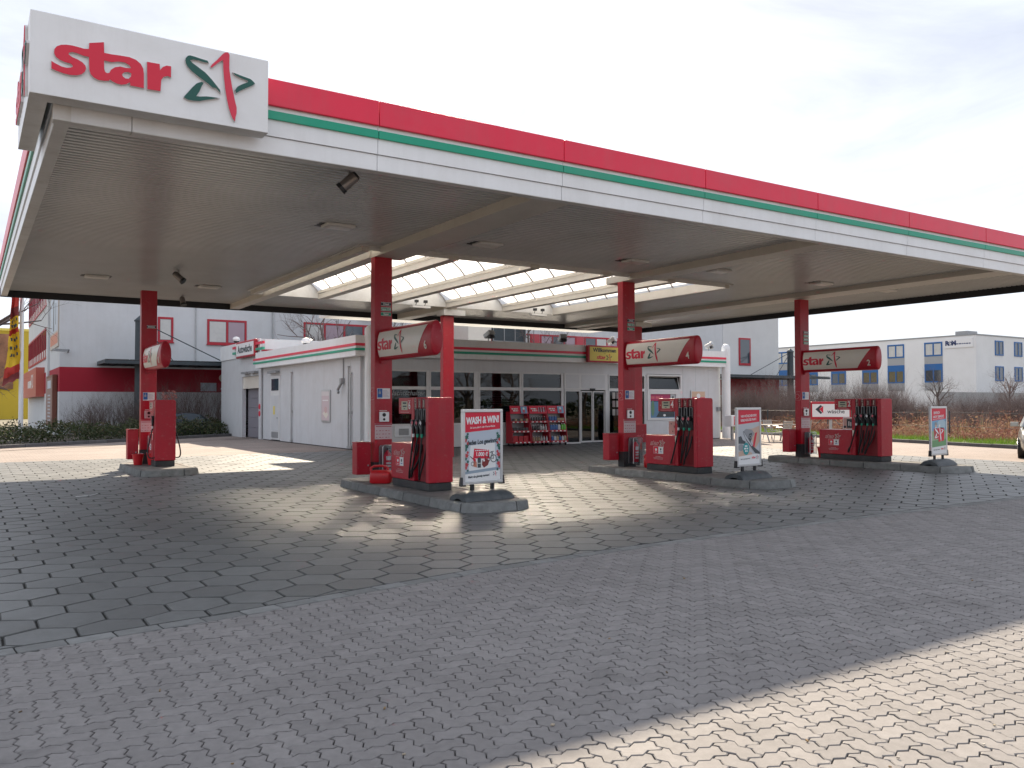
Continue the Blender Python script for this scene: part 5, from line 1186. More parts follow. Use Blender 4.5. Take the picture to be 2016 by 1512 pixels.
for sx in (-.7,.7):
    for sy in (-1,1): b = B(); b.tube([(sx,sy*.40,.0),(sx,sy*.12,.70)],.03,6); b.build('leg', GALV, pt, keep=True)
b = B(); b.box(-.7,-.02,.33,.7,.02,.37); b.build('stretcher', GALV, pt, keep=True)
def chair(loc,rz,label):
    t = thing('garden_chair',label,'chair',loc,rz,'garden chairs round the picnic table')
    for k in range(4): b = B(); b.box(-.24,-.22+.115*k,.43,.24,-.12+.115*k,.45); b.build('seat_slat', WOOD, t, keep=True)
    for k in range(4): b = B(); b.obox((0,.26+.02*k,.56+.10*k),(1,0,0),(0,.2,1),(0,1,-.2),.24,.04,.01); b.build('back_slat', WOOD, t, keep=True)
    for sx in (-.25,.25): b = B(); b.tube([(sx,-.26,0),(sx,-.16,.44),(sx,-.1,.64),(sx,.28,.64)],.015,6); b.tube([(sx,.34,0),(sx,.22,.43),(sx,.34,.93)],.015,6); b.build('side_frame', GALV, t, keep=True)
chair((29.0,SF-4.3,0),R(175),'garden chair on the near left side of the picnic table'); chair((30.2,SF-4.35,0),R(165),'garden chair on the near right side of the picnic table'); chair((29.2,SF-2.5,0),R(8),'garden chair on the far left side of the picnic table'); chair((30.4,SF-2.6,0),R(-5),'garden chair on the far right side of the picnic table')
t = thing('car_wash_arrow_sign','white arrow sign to the car wash in a red frame behind pump 2','sign',(31.55,23.3,0),R(-52))
b = B(); b.box(-.06,.03,0,.06,.12,1.0); b.build('post', GALV, t, keep=True)
b = B(); b.box(-.82,-.05,.95,.82,.05,1.72); b.build('sign_frame', RED, t, keep=True, bevel=.03)
b = B(); b.box(-.75,-.058,1.06,.76,-.0505,1.62); pn = b.build('sign_face', PRINTW, t, keep=True)
p = Print((0,-.0595,1.34),FY,pn); p.poly([(-.62,.05),(-.40,.24),(-.34,.18),(-.44,.09),(-.44,.01),(-.34,-.1),(-.40,-.16)],PRINTK,1); p.poly([(-.46,.06),(-.30,.2),(-.30,-.12)],REDP,2); p.text('wäsche',.22,-.05,.24,PRINTK,1,.01); p.build()

# ------------------------------------------------------------------ workshop building behind (white, red band)
AY = 52.0; AX0, AX1 = 4.2, 62.8; AZ = 11.5
atu = thing('workshop_building','long white building with a red band and red window frames behind the shop','building',(33,60,0))
def wallbox(b,x0,y0,z0,x1,y1,z1): b.box(x0,y0,z0,x1,y1,z1)
b = B(); b.box(AX0,AY,-.5,AX1,80,2.385); b.build('lower_wall', STUCCO, atu)
b = B(); b.box(AX0,AY,2.387,AX1,80,3.74); b.build('red_band', STUCR, atu)
b = B(); b.box(AX0,AY,3.742,AX1,80,AZ); b.build('upper_wall', STUCCO, atu)
b = B(); b.box(AX0-.1,AY-.1,AZ+.002,AX1+.1,80.1,AZ+.2); b.build('roof_edge', GREYM, atu)
b = B(); b.box(AX0-.12,58.6,-.5,AX0-.004,59.6,AZ-.4); b.build('wall_pier', STUCCO, atu)
def rwin(x0,x1,z0,z1,nm=2,fw=.12):
    b = B(); y = AY-.05
    b.box(x0,y,z0,x1,AY-.003,z0+fw); b.box(x0,y,z1-fw,x1,AY-.003,z1)
    for k in range(nm+1): x = x0+(x1-x0-fw)*k/nm; b.box(x,y,z0+fw,x+fw,AY-.003,z1-fw)
    w_ = b.build('window', REDFR, atu); b = B(); b.box(x0-.04,y-.06,z0-.06,x1+.04,AY-.003,z0-.002); b.build('sill', REDFR, w_)
    for k in range(nm):
        xa = x0+(x1-x0-fw)*k/nm+fw; xb = x0+(x1-x0-fw)*(k+1)/nm; b = B(); b.box(xa,AY-.03,z0+fw,xb,AY-.004,z1-fw); b.build('pane', FARWIN, w_)
        if (k+int(x0))%3 != 1: b = B(); b.box(xa+.02,AY-.0325,z0+fw+.02,xb-.02,AY-.0305,z1-fw-.02); b.build('blind', CURT if (k+int(x0))%2 else mat('pink_reflection',(0.42,0.33,0.38),.8), w_)  # the pink sheet paints a window reflection; the white one is a blind
rwin(9.2,10.05,5.3,6.75,1); rwin(11.96,14.28,5.27,6.76,2)
rwin(15.66+2.2,23.3,5.35,6.88,4)
x = 23.5
while x < 47: rwin(x,x+3.4,5.35,6.88,3); b = B(); b.box(x+3.42,AY-.04,5.35,x+4.15,AY-.003,6.88); b.build('infill_panel', mat('coral_panel',(0.5,0.07,0.09),.6), atu); x += 4.2
rwin(49.5,51.5,5.35,6.9,2); rwin(57.6,59.0,5.1,7.5,1); rwin(57.6,59.0,9.5,11.2,1)
b = B(); b.box(55.6,AY-.06,-.4,AX1+.06,AY-.002,AZ); b.build('stair_tower', mat('white_render_b',(0.66,0.67,0.67),.85,var=.04,vscale=.7), atu)
b = B(); b.box(57.55,AY-.13,5.05,59.05,AY-.065,7.5); wt = b.build('window', REDFR, atu); b = B(); b.box(57.7,AY-.14,5.25,58.9,AY-.131,7.35); b.build('pane', FARWIN, wt)
b = B(); b.box(57.55,AY-.13,9.3,59.05,AY-.065,11.2); wt = b.build('window', REDFR, atu); b = B(); b.box(57.7,AY-.14,9.5,58.9,AY-.131,11.1); b.build('pane', FARWIN, wt)
# band of the stair tower stays red
b = B(); b.box(55.6,AY-.075,1.6,AX1+.07,AY-.061,3.9); b.build('red_band', STUCR, atu)
# left gable: two ribbon windows, sign box
for z0,z1 in ((4.6,6.6),(8.0,10.2)):
    b = B(); b.box(AX0-.06,59.8,z0,AX0-.003,79.2,z0+.12); b.box(AX0-.06,59.8,z1-.12,AX0-.003,79.2,z1)
    for k in range(13): b.box(AX0-.07,59.8+1.6*k,z0+.12,AX0-.003,59.95+1.6*k,z1-.12)
    w_ = b.build('ribbon_window', REDFR, atu); b = B(); b.box(AX0-.03,59.95,z0+.12,AX0-.004,79.0,z1-.12); b.build('pane', FARWIN, w_)
    b = B(); b.box(AX0-.032,59.96,z0+.12,AX0-.0305,78.9,z0+.6); b.build('blind', CURT, w_)
b = B(); b.box(AX0-.5,62.5,2.2,AX0-.004,79,4.1); sg = b.build('sign_box', mat('salmon_sign',(0.5,0.12,0.09),.5), atu)
p = Print((AX0-.502,70,3.1),FX,sg,keep=False); p.text('ATU',3.5,.1,1.3,PRINTW,1,.02,shear=.2); p.dashes(-1,0,2.6,.5,PRINTW,1,2); p.build('sign_lettering')
b = B(); b.box(AX0-.06,52.4,4.9,AX0-.003,57.6,8.6); bn = b.build('banner', mat('faded_banner',(0.55,0.5,0.45),.6), atu)
p = Print((AX0-.0615,55,6.8),FX,bn,keep=False); p.rect(-2.4,-1.0,2.4,1.1,SK,1); p.rect(-.5,-.9,.1,.9,STEELD,2); p.rect(1.0,-.6,1.3,.6,STEELD,2); p.rect(-2.4,-1.7,2.4,-1.1,ORG,1); p.build('banner_print')
for i,(x,t_) in enumerate(((24.0,8.2),(33.0,8.1),(36.4,8.05),(39.6,8.0),(21.6,7.4))): b = B(); b.box(x,AY-.5,t_,x+1.3,AY-.003,t_+.9); b.build('air_conditioner', PRINTW, atu, bevel=.03)
b = B(); b.cyl((15.9,AY-.06,4.0),(15.9,AY-.06,AZ),.05,8); b.cyl((11.3,AY-.06,3.8),(11.3,AY-.06,AZ),.03,6); b.build('downpipe', GALV, atu)
b = B(); b.cyl((12.9,AY-.06,3.25),(12.9,AY-.003,3.25),.24,16); b.build('wall_lamp', CREAM, atu)
b = B(); b.box(11.6,AY-.06,2.45,12.5,AY-.003,2.95); b.build('wall_sign', SK, atu)
b = B(); b.box(12.6,AY-.06,2.45,13.9,AY-.003,2.95); sg = b.build('wall_sign', mat('red_wall_sign',(0.45,0.02,0.05),.5), atu)
p = Print((13.25,AY-.0615,2.7),FY,sg,keep=False); p.text('ATU',0,0,.40,PRINTW,1,.03,shear=.25,sx=1.3); p.build('sign_lettering')
b = B(); b.tube([(4.6,AY-.02,4.55),(4.6,AY-.5,4.65),(4.3,AY-1.0,4.6)],.05,6); b.obox((4.1,AY-1.2,4.58),(1,.6,0),(-.6,1,0),(0,0,1),.35,.12,.06); b.build('wall_lantern', GREYM, atu)
# beige stair hut and solar panel seen over the shop roof
b = B(); b.box(28.4,AY-2.6,-.2,30.2,AY-.5,9.5); b.build('chimney_block', CREAM, atu)
b = B(); b.box(30.5,AY-2.4,3.5,33.2,AY-2.2,8.2); b.build('dark_screen', STEELD, atu)
b = B(); 
for k in range(4): b.box(30.5+.9*k-.03,AY-2.43,3.5,30.5+.9*k+.03,AY-2.405,8.2)
for k in range(5): b.box(30.5,AY-2.43,4.0+1.0*k,33.2,AY-2.405,4.05+1.0*k)
b.build('screen_grid', GREYM, atu)
def entrance_canopy(x, x0, x1, label, mx):
    t = thing('cable_canopy', label, 'canopy', (x,AY-2,0))
    for k in range(int((x1-x0)/1.2)): b = B(); b.box(x0+1.2*k-x+.02,-1.6,4.02,x0+1.2*k+1.16-x,1.9,4.06); b.build('roof_panel', mat('smoked_glass',(0.04,0.06,0.065),.25), t, keep=True)
    b = B(); b.box(x0-x,-1.65,3.82,x1-x,-1.55,4.0); b.box(x0-x,1.5,3.82,x1-x,1.6,4.0)
    q = x0
    while q < x1: b.box(q-x,-1.6,3.86,q-x+.08,1.5,4.0); q += .6
    b.build('grille_beam', STEELD, t, keep=True)
    b = B(); b.tube([(mx-x,-.4,-.3),(mx-x,-.4,6.2)],[.30,.27],14); b.lathe([(.33,6.2),(.33,6.26),(.02,6.55)],(mx-x,-.4,0),14); b.build('mast', STEELD, t, keep=True, smooth=True)
    for dx in (-6.5,-3.2,1.5,4.2): 
        if x0 < mx+dx < x1: b = B(); b.tube([(mx-x,-.4,6.2),(mx+dx-x,-1.5,4.02)],.03,5); b.build('stay_cable', STEELD, t, keep=True)
entrance_canopy(11,6.0,16.3,'dark cable-stayed entrance canopy left of the shop',7.9)
entrance_canopy(58,47.5,65.5,'dark cable-stayed entrance canopy right of the shop',61.6)

# ------------------------------------------------------------------ office building right (white, blue windows)
RX, RY = 100.0, 53.8
rom = thing('office_building','white office block with blue windows at the far right','building',(112,66,0))
b = B(); b.box(RX,RY,-1,RX+30,RY+60,9.70); b.build('wall', mat('office_render',(0.80,0.80,0.80),.8,var=.04,vscale=.3,dirt=(0.62,0.61,0.58),dscale=.25,damt=.3), rom)
b = B(); b.box(RX-.06,RY-.06,9.702,RX+30.06,RY+60.06,9.85); b.build('parapet', GREYM, rom)
b = B(); b.box(RX+1,RY+1.5,9.85,RX+3.2,RY+3.0,10.35); b.build('roof_unit', GREYM, rom)
def bwin(y0,y1):
    x = RX-.08; b = B()
    for z0,z1 in ((7.42,9.15),(4.2,5.85)):
        for q in ((y0,z0,y1,z0+.16),(y0,z1-.16,y1,z1)): b.box(x,q[0],q[1],RX-.003,q[2],q[3])
        for yy in (y0,(y0+y1)/2-.08,y1-.16): b.box(x,yy,z0+.16,RX-.003,yy+.16,z1-.16)
    b.box(x,y0,5.852,RX-.003,y1,6.48); w_ = b.build('window', BLUEF, rom)
    b = B(); b.box(RX-.05,y0,6.482,RX-.003,y1,7.415); b.build('spandrel', mat('grey_spandrel',(0.36,0.37,0.38),.5), w_)
    b = B(); b.box(RX-.05,y0,3.2,RX-.003,y1,4.195); b.build('spandrel', mat('grey_spandrel',(0.36,0.37,0.38),.5), w_)
    for z0,z1 in ((7.58,8.99),(4.36,5.69)):
        for ya,yc in ((y0+.16,(y0+y1)/2-.08),((y0+y1)/2+.08,y1-.16)):
            b = B(); b.box(RX-.04,ya,z0,RX-.003,yc,z1); b.build('pane', FARWIN, w_)
            if z0 > 7: b = B(); b.box(RX-.045,ya+.02,z0+.02,RX-.041,yc-.02,z1-.05); b.build('curtain', CURT, w_)
for yc in (59.0,64.0,67.7,72.5,77.0,82.0,88.0): bwin(yc-1.15,yc+1.15)
for xc,z0,z1 in ((105.2,7.4,9.2),(105.2,4.3,6.1),(109.7,7.4,9.2),(109.7,4.3,6.1),(115,7.4,9.2),(115,4.3,6.1)):
    b = B(); y = RY-.08
    for q in ((xc-.95,z0,xc+.95,z0+.14),(xc-.95,z1-.14,xc+.95,z1)): b.box(q[0],y,q[1],q[2],RY-.003,q[3])
    for xx in (xc-.95,xc-.1,xc+.81): b.box(xx,y,z0+.14,xx+.14,RY-.003,z1-.14)
    w_ = b.build('window', BLUEF, rom); b = B(); b.box(xc-.81,RY-.04,z0+.14,xc+.81,RY-.004,z1-.14); b.build('pane', FARWIN, w_)
b = B(); b.box(RX-.1,54.1,8.30,RX-.003,57.5,9.42); sg = b.build('company_sign', PRINTW, rom)
p = Print((RX-.102,55.8,8.86),FX,sg,keep=False); NV = mat('navy_print',(0.01,0.03,0.12),.5); p.text('R',-1.42,0,.74,NV,1,.06); p.ring(-1.05,0,.24,.09,NV,1); p.line(-1.2,-.12,-.94,.14,.05,NV,2); p.text('M',-.58,0,.74,NV,1,.06); p.dashes(-.3,-.1,1.45,.13,NV,1,3); p.build('sign_lettering')
b = B(); b.box(RX-.1,84.6,7.9,RX-.003,87.2,9.1); sg = b.build('company_sign', PRINTW, rom)
p = Print((RX-.102,85.9,8.5),FX,sg,keep=False); p.rect(-1.1,-.25,1.1,.3,mat('green_sign_print',(0.02,0.25,0.14),.5),1); p.text('SER',.3,.02,.5,PRINTW,2,.03); p.build('sign_lettering')
p = Print((RX-.102,85.5,4.9),FX,rom,keep=False); p.text('T R',0,0,.8,NV,1,.04); p.build('wall_lettering')
b = B(); b.box(80.5,47.0,0,118,47.3,2.75); tag(b.build('boundary_wall', mat('pale_wall',(0.38,0.38,0.37),.85,var=.15,vscale=.8)),'low grey boundary wall in front of the office block','wall')
# ------------------------------------------------------------------ far left: yellow hall, tent, hoarding, flag, totem
b = B(); b.box(-26,118,-1,6.4,140,10.6); yh = thing('yellow_hall','yellow retail hall behind the flag at the far left','building',(-11,118,0)); yw = b.build('wall', mat('yellow_cladding',(0.50,0.37,0.03),.7,var=.06,vscale=.3), yh)
b = B(); b.box(-26.1,117.9,10.602,6.5,140,10.9); b.build('roof_edge', YEL, yh)
b = B(); b.box(-8,117.8,3.6,4.6,117.99,10.2); b.build('mural', mat('brown_mural',(0.25,0.12,0.07),.7,var=.5,vscale=.8), yh)
t = thing('white_tent','small white pavilion tent at the far left','tent',(-.4,86,0)); b = B(); b.loft([[(-2.2,-1.5,1.7),(2.2,-1.5,1.7),(2.2,1.5,1.7),(-2.2,1.5,1.7)],[(-.05,-.05,2.9),(.05,-.05,2.9),(.05,.05,2.9),(-.05,.05,2.9)]]); b.build('roof', PRINTW, t, keep=True)
for sx in (-2.1,2.1):
    for sy in (-1.4,1.4): b = B(); b.cyl((sx,sy,-.2),(sx,sy,1.72),.04,6); b.build('pole', GALV, t, keep=True)
ho = thing('site_hoarding','low pinkish site hoarding at the far left','fence',(-2,74,0))
for k in range(4): b = B(); b.box(-4.5+2.02*k,-.03,-.2,-2.5+2.02*k,.03,1.65); b.build('panel', mat('pinkish_hoarding',(0.38,0.28,0.24),.8,var=.1), ho, keep=True)
fp = thing('flagpole','white flagpole at the far left','flagpole',(2.12,46,0)); b = B(); b.tube([(0,0,-.1),(0,0,9.5)],[.11,.075],14); b.build('pole', PRINTW, fp, keep=True, smooth=True); b = B(); b.lathe([(.09,9.5),(.10,9.55),(.02,9.65)],(0,0,0),12); b.build('finial', GALV, fp, keep=True)
def flag():
    ff = [mat('flag_yellow',(0.70,0.45,0.02),.7), mat('flag_red',(0.45,0.03,0.02),.7), mat('flag_maroon',(0.2,0.03,0.03),.7)]
    t = thing('banner_flag','long yellow and red banner flag hanging from the flagpole','flag',(2.12,45.8,0))
    n = 26
    def P(u,v):   # u 0..1 across, v 0..1 down
        z = 9.0-6.1*v; fold = .5+.5*math.sin(7*v+1); ww = (.28+.42*v**1.3)*(.75+.25*fold)
        return (-.10-u*ww+.05*math.sin(9*v)+.06*noise.noise((u*3,v*14,2)), .16*math.sin(u*6+v*8)+.15*noise.noise((u*4,v*18,5)), z-.35*u*v+.12*noise.noise((u*4,v*9,9)))
    seg = [(0,.28,2),(.28,.44,1),(.44,.52,2),(.52,.60,0),(.60,.64,1),(.64,.88,0),(.88,.95,1),(.95,1.0,2)]
    for a,c,k in seg:
        b = B(); m = max(2,int((c-a)*n)); w_ = 8
        g_ = [[P(i/w_, a+(c-a)*j/m) for i in range(w_+1)] for j in range(m+1)]; h_ = [[(x,y+.012,z) for x,y,z in r_] for r_ in g_]
        fl = [p for r_ in g_ for p in r_]; b.add(fl,[(j*(w_+1)+i,j*(w_+1)+i+1,(j+1)*(w_+1)+i+1,(j+1)*(w_+1)+i) for j in range(m) for i in range(w_)]); b.build('cloth_strip', ff[k], t, keep=True, smooth=True, ang=180)
    b = B()
    for k,v in enumerate((.54,.58,.68,.74,.80)):
        for q in range(3):
            u = .2+.25*q; x,y,z = P(u,v); b.obox((x,y-.03,z),(1,0,0),(0,0,1),(0,1,0),.05,.07,.004)
    b.build('flag_lettering', PRINTK, t, keep=True)
flag()
t = thing('gable_board','brown framed board on the left gable of the white building','sign',(AX0-.12,55.2,0)); b = B(); b.box(-.14,-2.2,.45,.10,2.2,3.35); b.build('frame', mat('brown_frame',(0.16,0.05,0.03),.5), t, keep=True, bevel=.02)
p = Print((-.142,0,1.9),FX,t); p.rect(-1.9,-1.3,1.9,1.3,mat('dull_pink_print',(0.3,0.19,0.17),.6),1); p.rect(-1.2,.7,1.2,1.15,SK,2)
for k in range(8): p.dashes(-.9,.3-.2*k,.9,.09,SK,2,k)
p.build()
# ------------------------------------------------------------------ vegetation
def grow(b, p, d, L, r, depth, rng, spread=.5, n=3, up=.12, sides=4, kids=(2,4)):
    pts = [p]; rs = [r]; q = Vector(p); dd = Vector(d)
    for k in range(n):
        dd = (dd+Vector((rng.gauss(0,.12),rng.gauss(0,.12),rng.gauss(0,.08)+up*.25))).normalized(); q = q+dd*(L/n); pts.append(q.copy()); rs.append(r*(1-.45*(k+1)/n))
    b.tube(pts, rs, sides if r > .02 else 3, False)
    if depth <= 0: return
    for k in range(rng.randint(*kids)):
        i = rng.randint(1,n); a = rng.uniform(0,6.2832); t = dd.cross(Vector((math.cos(a),math.sin(a),.3))).normalized()
        nd = (dd*(1-spread)+t*spread*rng.uniform(.7,1.3)+Vector((0,0,up))).normalized()
        grow(b, pts[i], nd, L*rng.uniform(.55,.8), rs[i]*rng.uniform(.5,.72), depth-1, rng, spread, n, up, sides, kids)
def tree_mesh(seed, H, r=.25, depth=5, spread=.5):
    rng = random.Random(seed); tr = B(); cr = B()
    pts = [Vector((0,0,-.2))]; d = Vector((0,0,1))
    for k in range(5): pts.append(pts[-1]+Vector((rng.gauss(0,.05),rng.gauss(0,.05),H*.11)))
    tr.tube(pts,[r*(1-.1*k) for k in range(6)],8,False)
    for k in range(7):
        a = 6.2832*k/7+rng.uniform(-.3,.3); e = rng.uniform(.45,1.1); i = rng.randint(2,5)
        grow(cr, pts[i], Vector((math.cos(a)*.8,math.sin(a)*.8,e)).normalized(), H*rng.uniform(.25,.36), r*.5, depth, rng, spread, 3, .14)
    grow(cr, pts[5], Vector((0,0,1)), H*.35, r*.55, depth, rng, spread, 3, .15)
    return tr, cr
def tree(seed, loc, H, label, depth=4):
    t = thing('bare_tree', label, 'tree', loc, 0, 'leafless trees')
    tr,cr = tree_mesh(seed,H,r=.028*H,depth=depth); tr.build('trunk', BARK, t, keep=True, smooth=True); cr.build('crown', TWIG, t, keep=True)
tree(1,(18.4,49.2,0),7.6,'bare tree above the shop roof left of the nearest column')
tree(2,(23.6,49.4,0),7.0,'bare tree showing beside the nearest column above the shop roof')
tree(3,(32.6,48.8,0),7.6,'bare tree above the shop roof near the Willkommen sign')
tree(4,(35.0,49.4,0),6.6,'smaller bare tree just right of the tree near the Willkommen sign')
tree(5,(-.35,48.5,0),8.6,'bare tree at the left picture edge before the yellow hall',4)
tree(6,(79.5,46.5,0),4.4,'bare tree between the blue window columns of the office block',4)
tree(9,(92.0,46.0,0),5.0,'slim bare tree at the corner of the office block',3)
tree(11,(102.5,48.0,0),6.0,'bare tree before the right face of the office block',3)
# bare shrubs
def shrub_mesh(seed, H, stems, spread=.35, depth=3):
    rng = random.Random(seed); b = B()
    for k in range(stems):
        a = rng.uniform(0,6.2832); l_ = rng.uniform(.05,.55); p = Vector((rng.gauss(0,.35),rng.gauss(0,.35),-.05))
        grow(b, p, Vector((math.cos(a)*l_,math.sin(a)*l_,1)).normalized(), H*rng.uniform(.35,.6), rng.uniform(.018,.034), depth, rng, spread, 3, .22, 3, (2,4))
    me = b.build('twigs', TWIG); m = me.data; bpy.data.objects.remove(me); return m
SH = [shrub_mesh(21,3.4,26), shrub_mesh(22,3.8,24), shrub_mesh(23,3.0,28,.4), shrub_mesh(24,4.2,22,.3)]
def shrub(k, loc, sc, label, group, rz=None, red=False):
    t = thing('bare_shrub', label, 'shrub', loc, rz if rz is not None else random.uniform(0,6.28), group); t.scale = (sc*1.15,sc*1.15,sc)
    o = bpy.data.objects.new('twigs', SH[k]); COL.objects.link(o); o.parent = t
random.seed(31)
def polar(px, D):
    a = YAW+math.atan((px-1008)/1659.4); return D*math.sin(a), D*math.cos(a)
for i in range(120):
    px = 1425+620*(i+random.uniform(-.5,.5))/120; D = random.uniform(55,68) if px < 1640 else random.uniform(50,64)
    if px > 1840: D = random.uniform(46,60)
    x,y = polar(px,D)
    sc = random.uniform(.52,.78) if px < 1800 else random.uniform(.38,.54)
    if i%11 == 0: sc *= 1.35
    if px > 1960: sc = random.uniform(.5,.68)
    shrub(random.randrange(4),(x,y,0),sc,'leafless shrub in the brown thicket behind the wire fence','shrubs of the thicket on the right')
LS = [(5.6,49.3,.9),(6.6,49.8,.75),(7.4,49.0,.95),(8.6,49.6,1.0),(9.7,49.3,.95),(10.6,49.9,1.0),(11.6,49.4,.85),(12.8,49.8,1.0),(14.0,49.5,.9),(15.2,49.9,.95),(4.8,48.6,.6)]
for k,(x,y,sc) in enumerate(sorted(LS)): shrub(random.randrange(4),(x,y,-.1),sc*.85,['first','second','third','fourth','fifth','sixth','seventh','eighth','ninth','tenth','eleventh'][k]+' leafless shrub from the left before the red-banded building','shrubs before the workshop building')
# mass planting
HEDGE = leafmat('hedge_leaves',[(0.02,0.03,0.015),(0.035,0.055,0.02),(0.06,0.08,0.03),(0.10,0.09,0.05),(0.16,0.13,0.08)],.6,.2)
DRY = leafmat('dry_brambles',[(0.13,0.05,0.045),(0.20,0.085,0.07),(0.26,0.13,0.095),(0.33,0.22,0.14),(0.17,0.15,0.07),(0.48,0.40,0.28)],.8,.25)
GRASS = leafmat('grass_blades',[(0.06,0.12,0.015),(0.10,0.20,0.02),(0.15,0.26,0.03),(0.26,0.26,0.09)],.6,.35)
def soil_strip(pts, name, label, z=.06):
    b = B(); b.poly([(x,y,z) for x,y in pts]); struct(b.build(name, SOIL), label)
soil_strip([(-11,KL(-11)+.08),(13.7,KL(13.7)+.08),(13.7,51.9),(-11,51.9)],'planting_bed','planted bed between the kerb and the white building',.05)
b = B(); b.poly([(KR(6)+.08,6,.08),(70,0,.10),(110,30,.3),(80,70,.3),(KR(46)+.08,46,.08)]); struct(b.build('verge', SOIL), 'rough verge behind the right kerb')
rng = random.Random(5)
b = B()
for i in range(23000):
    x = rng.uniform(-7,14.0); base = KL(x)+.35; w_ = 3.6; y = base+w_*rng.random()**1.2
    top = .72+.5*noise.noise((x*.7,y*.7,0))+.35*noise.noise((x*2.1,y*2.1,3)); edge = min(1,(y-base)/.5+.25); z = .05+max(.08,top*edge)*rng.random()**.45
    s = rng.uniform(.03,.075); v = Vector((rng.gauss(0,1),rng.gauss(0,1),rng.gauss(.6,1))).normalized(); u = v.cross(Vector((0.3,.7,.2))).normalized(); q = v.cross(u); c = Vector((x,y,z))
    t = min(.99,max(0,rng.gauss(.38,.24)+.25*(z-.4)+(.35 if rng.random()<.06 else 0)))
    b.add([c-u*s,c+q*s*.55,c+u*s,c-q*s*.55],[(0,1,2,3)],t)
stuff(b.build('hedge', HEDGE, tints=True),'low dark evergreen hedge along the left kerb','hedge')
b = B()
for i in range(52000):
    y = rng.uniform(7,47); k = rng.random(); x = KR(y)+2.2+24*k**1.25
    hmax = (.45+.6*min(1,(x-KR(y)-2.2)/5))*(1+.5*noise.noise((x*.35,y*.35,1))); h = hmax*rng.uniform(.35,1.0)
    lean = Vector((rng.gauss(0,.35),rng.gauss(0,.35),1)); p = Vector((x,y,.08)); w_ = rng.uniform(.006,.02); a = rng.uniform(0,3.14); u = Vector((math.cos(a),math.sin(a),0))*w_
    t = min(.99,max(0,.45+.45*noise.noise((x*.25,y*.25,7))+rng.gauss(0,.16)))
    if i%2:
        m_ = p+lean*h*.6; e = p+lean*h+Vector((rng.gauss(0,.1),rng.gauss(0,.1),-.05)); b.add([p-u,p+u,m_+u*.8,m_-u*.8,e],[(0,1,2,3),(3,2,4)],t)
    else:
        c = p+lean*h*.9; s = rng.uniform(.03,.07); v = Vector((rng.gauss(0,1),rng.gauss(0,1),rng.gauss(.3,1))).normalized(); u = v.cross(Vector((.2,.5,.8))).normalized(); q = v.cross(u); b.add([c-u*s,c+q*s*.6,c+u*s,c-q*s*.6],[(0,1,2,3)],t)
stuff(b.build('dry_brambles', DRY, tints=True),'dry reddish brambles and weeds covering the verge','brambles')
b = B()
for i in range(26000):
    y = rng.uniform(7,46); x = KR(y)+.1+2.8*rng.random()**1.3; h = rng.uniform(.06,.2)*(1.2+noise.noise((x*.8,y*.8,0))); p = Vector((x,y,.07)); a = rng.uniform(0,3.14); u = Vector((math.cos(a),math.sin(a),0))*.007
    e = p+Vector((rng.gauss(0,.05),rng.gauss(0,.05),h)); t = min(.99,max(0,.45+.4*noise.noise((x*.6,y*.6,2))+rng.gauss(0,.15))); b.add([p-u,p+u,e],[(0,1,2)],t)
stuff(b.build('grass', GRASS, tints=True),'bright green grass strip along the right kerb','grass')
# wire fence
fn = thing('wire_fence','green-grey wire fence with two rails of wire behind the right kerb','fence',(KR(26)+3.1,26,0))
posts = [(KR(y)+3.2-.35*(y>30),y) for y in (9,12.5,16.4,20.7,24.6,28.5,33.3,38,43)]
pb = B(); pb.cyl((0,0,0),(0,0,1.25),.03,8); first = None
for x,y in posts:
    if first is None: first = pb.build('post', STEELD, fn, keep=True); o = first
    else: o = first.copy(); COL.objects.link(o)
    o.location = (x-fn.location.x,y-fn.location.y,.05)
for z in (.62,1.22):
    b = B(); b.tube([(x,y,z+.03*math.sin(y)) for x,y in posts],.006,5); b.build('wire', STEELD, fn)
for s in (-1,1): b = B(); x,y = posts[5]; b.tube([(x,y,1.15),(KR(y+s*1.5)+3.2,y+s*1.5,.1)],.022,6); b.build('brace', STEELD, fn)

